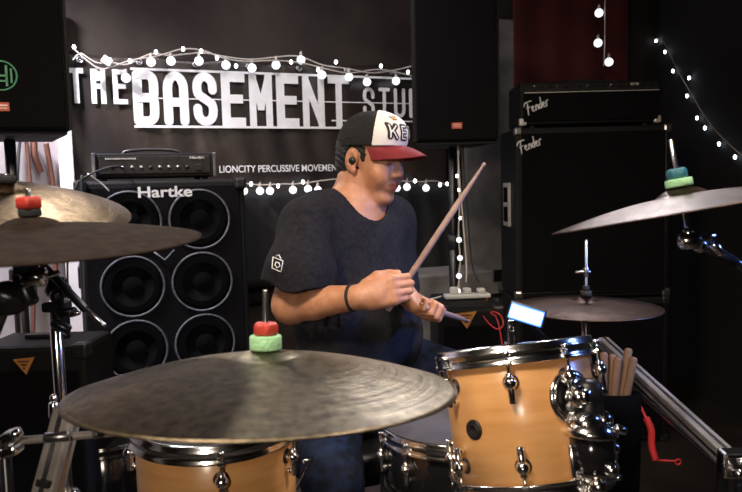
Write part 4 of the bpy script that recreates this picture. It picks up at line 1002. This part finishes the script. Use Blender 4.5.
def ortho(fx, tx):
    fx = np.array(fx, float); fx /= np.linalg.norm(fx); tx = np.array(tx, float); tx -= fx * (tx @ fx); tx /= np.linalg.norm(tx); return fx, tx
stR_a, stR_b = V3(W(392, 302, 1.575)), V3(W(478, 172, 1.60))
sdir = (stR_b - stR_a) / np.linalg.norm(stR_b - stR_a)
fxR, thR = ortho((.97, -.12, .20), sdir); pnR = np.cross(thR, fxR)      # right hand: thumb = fingers x palm
stL_a, stL_b = V3(W(424, 309, 1.60)), V3(W(466, 322, 1.90))
sdl = (stL_b - stL_a) / np.linalg.norm(stL_b - stL_a)
fxL, thL = ortho((.42, -.75, -.42), sdl); pnL = np.cross(fxL, thL)      # left hand: thumb = palm x fingers
kR = wrR + fxR * .0; kL = wrL + fxL * .0

HK = .89
def hand_parts(wr, fx, pn, th, stick_a=.098, stick_p=.026):
    P_ = lambda a, p, t: wr + (fx * a + pn * p + th * t) * HK
    seg = []
    for i, (t, L, a0) in enumerate(((.030, (.040, .026, .020), .088), (.010, (.043, .028, .021), .092), (-.010, (.040, .026, .020), .089), (-.028, (.032, .020, .018), .083))):
        p0 = np.array([a0, -.002]); ang = [.55, 1.95, 3.15][0:3]; r = .0093 if i < 3 else .0082
        pts = [p0 + np.array([-.012, .004]), p0]; cur = p0
        for q, l in enumerate(L):
            an = (.50, 1.85, 3.25)[q] + .05 * i; cur = cur + l * np.array([math.cos(an), math.sin(an)]); pts.append(cur)
        for q in range(len(pts) - 1):
            tt = t * (1 - .05 * q); seg.append((P_(pts[q][0], pts[q][1], tt), P_(pts[q + 1][0], pts[q + 1][1], tt * .97), HK * r * (1.12 - .05 * q), HK * r * (1.06 - .05 * q)))
    th_ = [(.016, .008, .026, .0165), (.046, .020, .044, .0130), (.076, .030, .044, .0112), (.100, .024, .040, .0095)]
    thumb = [(P_(*th_[q][:3]), P_(*th_[q + 1][:3]), th_[q][3], th_[q + 1][3]) for q in range(3)]
    return seg, thumb, P_
segR, thuR, PR = hand_parts(wrR + fxR * .004, fxR, pnR, thR)
segL, thuL, PL = hand_parts(wrL + fxL * .004, fxL, pnL, thL)
def hand_sdf(P, wr, fx, pn, th, seg, thumb):
    R = np.stack([fx, pn, th]).astype(np.float32)
    d = rbox(P, wr + (fx * .052 + pn * .002) * HK, (.044 * HK, .0150, .040 * HK), .0145, R)
    d = sm_min(d, capsule(P, wr - fx * .01, wr + fx * .03, .025, .024), .02)
    f = None
    for a, b, ra, rb in seg:
        c = capsule(P, a, b, ra, rb); f = c if f is None else sm_min(f, c, .0022)
    d = sm_min(d, f, .007)
    t = None
    for a, b, ra, rb in thumb:
        c = capsule(P, a, b, ra, rb); t = c if t is None else sm_min(t, c, .004)
    return sm_min(d, t, .005)

def torso(P, g=0.0):
    d = ellip(P, bp(0, -.005, -.11), (.158 + g, .108 + g, .155 + g), RB_)
    d = sm_min(d, capsule(P, bp(.155, -.005, -.015), bp(-.155, -.005, -.015), .056 + g, .056 + g), .06)
    d = sm_min(d, ellip(P, bp(0, .012, -.29), (.148 + g, .124 + g, .16 + g), RB_), .08)
    d = sm_min(d, ellip(P, PV, (.165 + g, .128 + g, .11 + g), RB_), .06)
    return sm_min(d, capsule(P, bp(.10, -.02, .02), bp(-.10, -.02, .02), .045 + g, .045 + g), .05)
def legs(P, g=0.0):
    d = sm_min(capsule(P, hipR, knR, .088 + g, .060 + g), capsule(P, hipL, knL, .088 + g, .060 + g), .03)
    d2 = np.minimum(capsule(P, knR, anR, .056 + g, .036 + g), capsule(P, knL, anL, .056 + g, .036 + g))
    return sm_min(d, d2, .02)
def foot(P, an, dirv):
    return capsule(P, an + np.array([0, 0, -.045]), an + dirv * .15 + np.array([0, 0, -.06]), .040, .032)
mR = elR + (wrR - elR) * .35; mL = elL + (wrL - elL) * .35
def arms(P):
    d = capsule(P, shR, elR, .054, .043); d = sm_min(d, capsule(P, elR, mR, .043, .0405), .02); d = sm_min(d, capsule(P, mR, wrR, .0405, .0265), .01)
    e = capsule(P, shL, elL, .052, .042); e = sm_min(e, capsule(P, elL, mL, .042, .040), .02); e = sm_min(e, capsule(P, mL, wrL, .040, .0255), .01)
    return d, e
def body_sdf(P):
    d = head_sdf(P)
    nk = capsule(P, neck0, hp(-.034, 0, -.040), .062, .053); nk = sm_min(nk, capsule(P, bp(0, .005, .015), hp(-.004, 0, -.050), .042, .036), .03)
    d = sm_min(d, nk, .014)
    d = sm_min(d, torso(P), .035)
    a, b = arms(P); 
    a = sm_min(a, hand_sdf(P, wrR + fxR * .004, fxR, pnR, thR, segR, thuR), .012)
    b = sm_min(b, hand_sdf(P, wrL + fxL * .004, fxL, pnL, thL, segL, thuL), .012)
    d = sm_min(d, a, .012); d = sm_min(d, b, .012)
    return sm_min(d, legs(P), .03)
def skin_tint(v):
    Q = hloc(v); Qa = np.abs(Q[:, 1]); n = len(v); c = np.ones((n, 4), np.float32)
    def mix(mask, col): 
        for k in range(3): c[:, k] = c[:, k] * (1 - mask) + col[k] * mask
    def blob(f, l, u, rf, rl, ru, soft=.35):
        k = np.sqrt(((Q[:, 0] - f) / rf) ** 2 + ((Qa - l) / rl) ** 2 + ((Q[:, 2] - u) / ru) ** 2); return np.clip((1 + soft - k) / (2 * soft), 0, 1)
    mix(blob(.095, 0, -.0535, .02, .024, .0125, .2), (.78, .42, .42))
    mix(.55 * blob(.098, .010, -.0395, .016, .019, .0055, .5), (.25, .2, .2))
    mix(.45 * blob(.090, 0, -.078, .02, .014, .010, .6), (.35, .3, .3))
    mix(blob(.088, .034, .0255, .03, .021, .0042, .3), (.08, .07, .07))
    mix(.95 * blob(.092, .033, .0055, .012, .0155, .0022, .4), (.05, .04, .04))
    mix(.35 * blob(.02, .06, -.05, .06, .03, .035, .6), (.72, .62, .62))
    return c
person = None
lo = (-.33, 1.40, .02); hi = (.52, 2.16, 1.46)
person = link_sdf('person', body_sdf, (-.33, 1.33, .03), (.55, 2.16, 1.46), .0031, M['skin'], None, (float(PV[0]), float(PV[1]), 0.0), skin_tint, 1)
tag(person, 'seated drummer in charcoal T-shirt and trucker cap, gripping two drumsticks', 'person')
PO = (float(PV[0]), float(PV[1]), 0.0)

# T-shirt
cdR = (elR - shR); slR0 = shR; slR1 = V3(W(301, 272, 1.655))
def shirt_sdf(P):
    d = torso(P, .013)
    # belly hang of the cloth
    d = sm_min(d, ellip(P, bp(.0, .02, -.30), (.165, .145, .19), RB_), .05)
    s = capsule(P, shR, slR1, .058, .085); s = sm_min(s, capsule(P, slR1, slR1 + V3((-.010, 0, -.05)), .085, .096), .02)
    s2 = capsule(P, shL, elL + V3((-.01, 0, .03)), .064, .074)
    # creases running from the armpit and the shoulder
    q = (P - S0.astype(np.float32)) @ RB_.T
    d = sm_min(d, s, .035); d = sm_min(d, s2, .03)
    w = .0040 * np.sin(q[:, 0] * 62 + q[:, 2] * 26 + 2.2 * np.sin(q[:, 2] * 17)) * np.clip((-q[:, 2] - .03) * 8, 0, 1)
    w += .0035 * np.sin(q[:, 2] * 75 + q[:, 0] * 30 + 1.5 * np.sin(q[:, 0] * 21 + q[:, 1] * 19)) * np.clip((-q[:, 2] - .15) * 6, 0, 1)
    d = d + w
    # hems: near sleeve, waist, neckline
    zc = W(303, 289, 1.6).z
    near = np.clip((q[:, 0] - .09) * 40, 0, 1)
    cut = (zc - .004 * np.sin(P[:, 0] * 60) + .10 * np.clip(-.205 - P[:, 0], 0, .04) * 4) - P[:, 2]
    inside_torso = torso(P, .012)
    d = np.where((s < d + .02) & (inside_torso > .0), np.maximum(d, cut), d)
    far = (S0[2] - .245) - P[:, 2]; d = np.where((s2 < inside_torso) , np.maximum(d, np.where(q[:, 0] < -.10, far, -1)), d)
    d = np.maximum(d, (S0[2] - .455) - P[:, 2])
    nc = V3(neck0) + V3((.005, -.004, .002)); nd = capsule(P, nc + V3(B_f) * .012 + V3((0, 0, -.012)), V3(hp(-.0, 0, -.03)), .069, .085)
    return sm_max(d, -nd, .004)
link_sdf('t_shirt', shirt_sdf, (-.36, 1.45, .58), (.24, 2.16, 1.24), .0035, M['shirt'], person, PO, None, 2)
# jeans
def jeans_sdf(P):
    g = .008 + .0025 * np.sin(P[:, 0] * 70 + P[:, 2] * 50) * np.sin(P[:, 1] * 60 + P[:, 2] * 30)
    d = sm_min(ellip(P, PV, (.174, .137, .118), RB_), legs(P, g), .03)
    d = sm_min(d, capsule(P, PV + B_f * .05 + B_u * .02, PV - B_r * .10 + B_f * .10 + B_u * .03, .09, .085), .04)
    d = sm_min(d, capsule(P, V3(PV) - V3(B_r) * .09 + V3((0.02, 0, .075)), knL + V3((0, 0, .03)), .088, .062), .03)
    return np.maximum(d, .085 - P[:, 2])
link_sdf('jeans', jeans_sdf, (-.33, 1.34, .06), (.56, 2.16, .96), .0045, M['denim'], person, PO, None, 2)
for an, dv in ((anR, np.array([-.1, -.9, 0])), (anL, np.array([.35, -.85, 0]))):
    link_sdf('shoe', lambda P, an=an, dv=dv: np.maximum(sm_min(capsule(P, an + V3((0, 0, -.045)), an + dv * .15 + V3((0, 0, -.055)), .048, .042), capsule(P, an, an + V3((0, 0, -.05)), .046, .046), .02), .004 - P[:, 2]),
             an - .22 * np.array([1, 1, .5]), an + .22 * np.array([1, 1, .4]), .006, M['shoe'], person, PO, None, 1)
# hair under the cap
def hair_sdf(P):
    Q = hloc(P); Qa = Q.copy(); Qa[:, 1] = np.abs(Qa[:, 1])
    d = ellip(Q, (-.015, 0, .032), (.096, .0815, .092))
    d = sm_min(d, ellip(Q, (-.050, 0, -.022), (.056, .060, .050)), .02)
    keep = Q[:, 0] - (.012 + .10 * np.clip(Q[:, 2] - .01, 0, .03)); side = sm_max(d, keep, .006)
    burn = np.maximum(ellip(Qa, (.020, .066, .022), (.010, .014, .024)), d + .0015)
    r = np.minimum(side, burn)
    r = sm_max(r, -ellip(Qa, (-.006, .088, -.004), (.029, .028, .044)), .006)
    return np.maximum(r, Q[:, 2] - .10) + .0012 * np.sin(P[:, 2] * 400 + P[:, 0] * 300)
link_sdf('hair', hair_sdf, HC - .16, HC + .17, .003, M['hair'], person, PO, None, 1)
# trucker cap
def crown(P, g=0.0):
    Q = hloc(P)
    d = ellip(Q, (-.006, 0, .048), (.100 + g, .0865 + g, .094 + g))
    d = sm_min(d, ellip(Q, (.035, 0, .085), (.068 + g, .066 + g, .054 + g)), .02)
    cut = (.042 + .20 * np.minimum(Q[:, 0], .0) + .14 * np.maximum(Q[:, 0], 0)) - Q[:, 2]
    return d, cut, Q
def cap_sdf(P):
    d, cut, Q = crown(P); return sm_max(sm_max(d, cut, .002), -(d + .004), .001)
cap = link_sdf('cap', cap_sdf, HC - .18, HC + .20, .0028, M['capblack'], person, PO, None, 1); tag(cap, 'black trucker cap with white front panel and maroon brim')
def panel_sdf(P):
    d, cut, Q = crown(P, .0028); d = np.maximum(d, -(d + .004)); reg = (.004 + .60 * np.abs(Q[:, 1])) - Q[:, 0]
    return sm_max(sm_max(d, cut + .001, .001), reg, .001)
pnl = link_sdf('front_panel', panel_sdf, HC - .12, HC + .20, .0022, M['capwhite'], cap, PO, None, 1); pnl.location = (0, 0, 0); tag(pnl, 'white foam front panel with black letters')
def on_crown(l, u, g=.0042):
    """point on the cap front at head coordinates (l, u)"""
    f = np.linspace(.02, .14, 400); Q = np.stack([f, np.full(400, l), np.full(400, u)], 1); P = (HC + Q @ RH * HS).astype(np.float32)
    d = crown(P, g)[0]; k = np.argwhere(d < 0); fi = f[k[-1, 0]] if len(k) else .1
    return hp(fi, l, u)
def cap_letters(ch, l0, u0, w, h, t, name, m, outline=0.0):
    mb = MB()
    for st_ in GL[ch]:
        pts = [(t / 2 + x * (w - t), t / 2 + y * (h - t)) for x, y in st_]
        fine = []
        for (xa, ya), (xb, yb) in zip(pts, pts[1:]):
            for k in range(6): fine.append((xa + (xb - xa) * k / 6, ya + (yb - ya) * k / 6))
        fine.append(pts[-1])
        for poly in stroke2d(fine, t, 8):
            vs = [on_crown(l0 - x, u0 + y, .0045 + outline) for x, y in poly]     # text runs from his right to his left = +l; seen from outside it runs -Rh
            mb.add(vs, [tuple(range(len(poly)))])
    o = mb.build(name, m, pnl); o.matrix_parent_inverse = Matrix.Translation(Vector(PO)).inverted() @ Matrix.Identity(4); return o
# seen from in front of the cap the reader's left is his right side (-l)
def cap_word(chars, l0, u0, w, h, t, gap):
    for i, ch in enumerate(chars):
        mb = MB(); mi = MB()
        for st_ in GL[ch]:
            pts = [(t / 2 + x * (w - t), t / 2 + y * (h - t)) for x, y in st_]
            fine = []
            for (xa, ya), (xb, yb) in zip(pts, pts[1:]):
                for k in range(6): fine.append((xa + (xb - xa) * k / 6, ya + (yb - ya) * k / 6))
            fine.append(pts[-1])
            for T_, mm, g in ((t, mb, .0044), (t * .26, mi, .0052)):
                for poly in stroke2d(fine, T_, 8):
                    vs = [on_crown(l0 + i * (w + gap) + x, u0 + y, g + len(mm.f) * .000008) for x, y in poly]; mm.add(vs, [tuple(range(len(poly)))])
        a = mb.build('cap_letter', M['ink'], pnl); b = mi.build('letter_inline', M['capwhite'], pnl)
        for o in (a, b): o.location = -Vector(PO)
cap_word('KET', -.054, .073, .029, .045, .0125, .0045)
mb = MB()
for l in (-.006, 0, .006):
    mb.ball(on_crown(-.022 + l, .134, .005), .0022, n=8); mb.tube([on_crown(-.022 + l, .133, .005), on_crown(-.022 + l * .6, .127, .005)], .0012, 5)
mb.tube([on_crown(-.028, .128, .005), on_crown(-.016, .128, .005)], .002, 6); o = mb.build('crown_emblem', M['gold'], pnl); o.location = -Vector(PO)
# brim
mb = MB(); ns, nt_ = 30, 12; top = []
for k in range(2):
    for j in range(nt_ + 1):
        for i in range(ns + 1):
            s = -1 + 2 * i / ns; t = j / nt_
            l = .079 * s * (1 - .10 * t); base = -.010 + .108 * math.sqrt(max(0, 1 - (l / .0895) ** 2))
            outl = .082 * (1 - abs(s) ** 2.6); f = base - .004 + outl * t
            u = .056 + .004 * (1 - abs(s)) - .028 * (s * s) * (.5 + .5 * t) - .016 * t * t - (.0035 if k else 0)
            top.append(hp(f, l, u))
N = (ns + 1) * (nt_ + 1)
F_ = [(j * (ns + 1) + i, j * (ns + 1) + i + 1, (j + 1) * (ns + 1) + i + 1, (j + 1) * (ns + 1) + i) for j in range(nt_) for i in range(ns)]
F_ += [tuple(N + x for x in f[::-1]) for f in F_]
F_ += [(nt_ * (ns + 1) + i, nt_ * (ns + 1) + i + 1, N + nt_ * (ns + 1) + i + 1, N + nt_ * (ns + 1) + i) for i in range(ns)]
mb.add(top, F_, True); br = mb.build('brim', M['capred'], cap); br.location = -Vector(PO); tag(br, 'maroon curved brim')
# in-ear monitor, wristband, sleeve print
mb = MB(); c = Vector(hp(-.002, -.086, .001)); ax = Vector(-Lh); mb.lathe([(.0001, .004), (.007, .0035), (.0095, .001), (.0095, -.006), (.006, -.010), (.0001, -.010)], 20, c, ax); mb.ball(c + ax * .0035 + Vector((.0, 0, .002)), .002)
o = mb.build('in_ear_monitor', M['blackplastic'], person); o.location = -Vector(PO)
mb = MB(); wv = (wrR - elR); wv = wv / np.linalg.norm(wv); c = elR + (wrR - elR) * .90
x_, y_, z_ = frame(wv)
mb.lathe([(.0293, -.0045), (.0320, -.003), (.0320, .003), (.0293, .0045)], 40, c, wv, closed=True); o = mb.build('wristband', M['rubber'], person); o.location = -Vector(PO); tag(o, 'thin black wristband on the near wrist')
# small white camera-like print on the near sleeve, laid on the cloth
def on_shirt(px, py):
    o0 = np.array([0, 0, CAMZ], np.float32); d = V3(W(px, py, 1.0)) - o0; t = np.linspace(1.3, 2.0, 1400)[:, None].astype(np.float32)
    P = o0 + d * t; s = shirt_sdf(P); k = np.argwhere(s < 0); k = k[0, 0] if len(k) else 700
    return Vector(P[k]) - Vector(d) * .003
mb = MB()
for poly in ([(273, 257), (283, 261), (281, 272), (272, 268), (273, 257)], [(276, 256), (279, 255), (281, 259)], [(276, 262), (279, 263), (280, 266), (277, 268), (275, 265), (276, 262)]):
    mb.tube([on_shirt(*p) for p in poly], .0014, 5)
o = mb.build('sleeve_print', M['white'], bpy.data.objects['t_shirt']); o.location = -Vector(PO)

# sticks in his hands
grR = V3(PR(.101, .024, 0)); drumstick(grR - sdir * .060, grR + sdir * .345, M['stickdark'], 'raised drumstick in the drummer\'s near hand pointing up to the right')
grL = V3(PL(.101, .024, 0)); drumstick(grL - sdl * .03, grL + sdl * .33, M['stickdark'], 'drumstick in the drummer\'s far hand pointing right above the black amplifier')

# throne
sz = float(PV[2]) - .135
th_ = thing('drum_throne', 'round black drum throne the drummer sits on', 'stool', (float(PV[0]), float(PV[1]), 0))
mb = MB(); mb.lathe([(.0001, sz + .012), (.14, sz + .012), (.165, sz), (.17, sz - .03), (.16, sz - .075), (.0001, sz - .08)], 40, (PV[0], PV[1], 0)); mb.build('seat', M['blackplastic'], th_)
mb = MB(); mb.cyl((PV[0], PV[1], .12), (PV[0], PV[1], sz - .08), .016); mb.build('pole', M['chrome'], th_)
for k in range(3):
    a = math.radians(100 + 120 * k); mb = MB(); e = Vector((PV[0] + .25 * math.cos(a), PV[1] + .25 * math.sin(a), .012)); mb.tube([(PV[0], PV[1], .3), e], .009, 8); mb.ball(e, .014); mb.build('leg', M['chrome'], th_)
rel(th_)
bpy.context.view_layer.update()
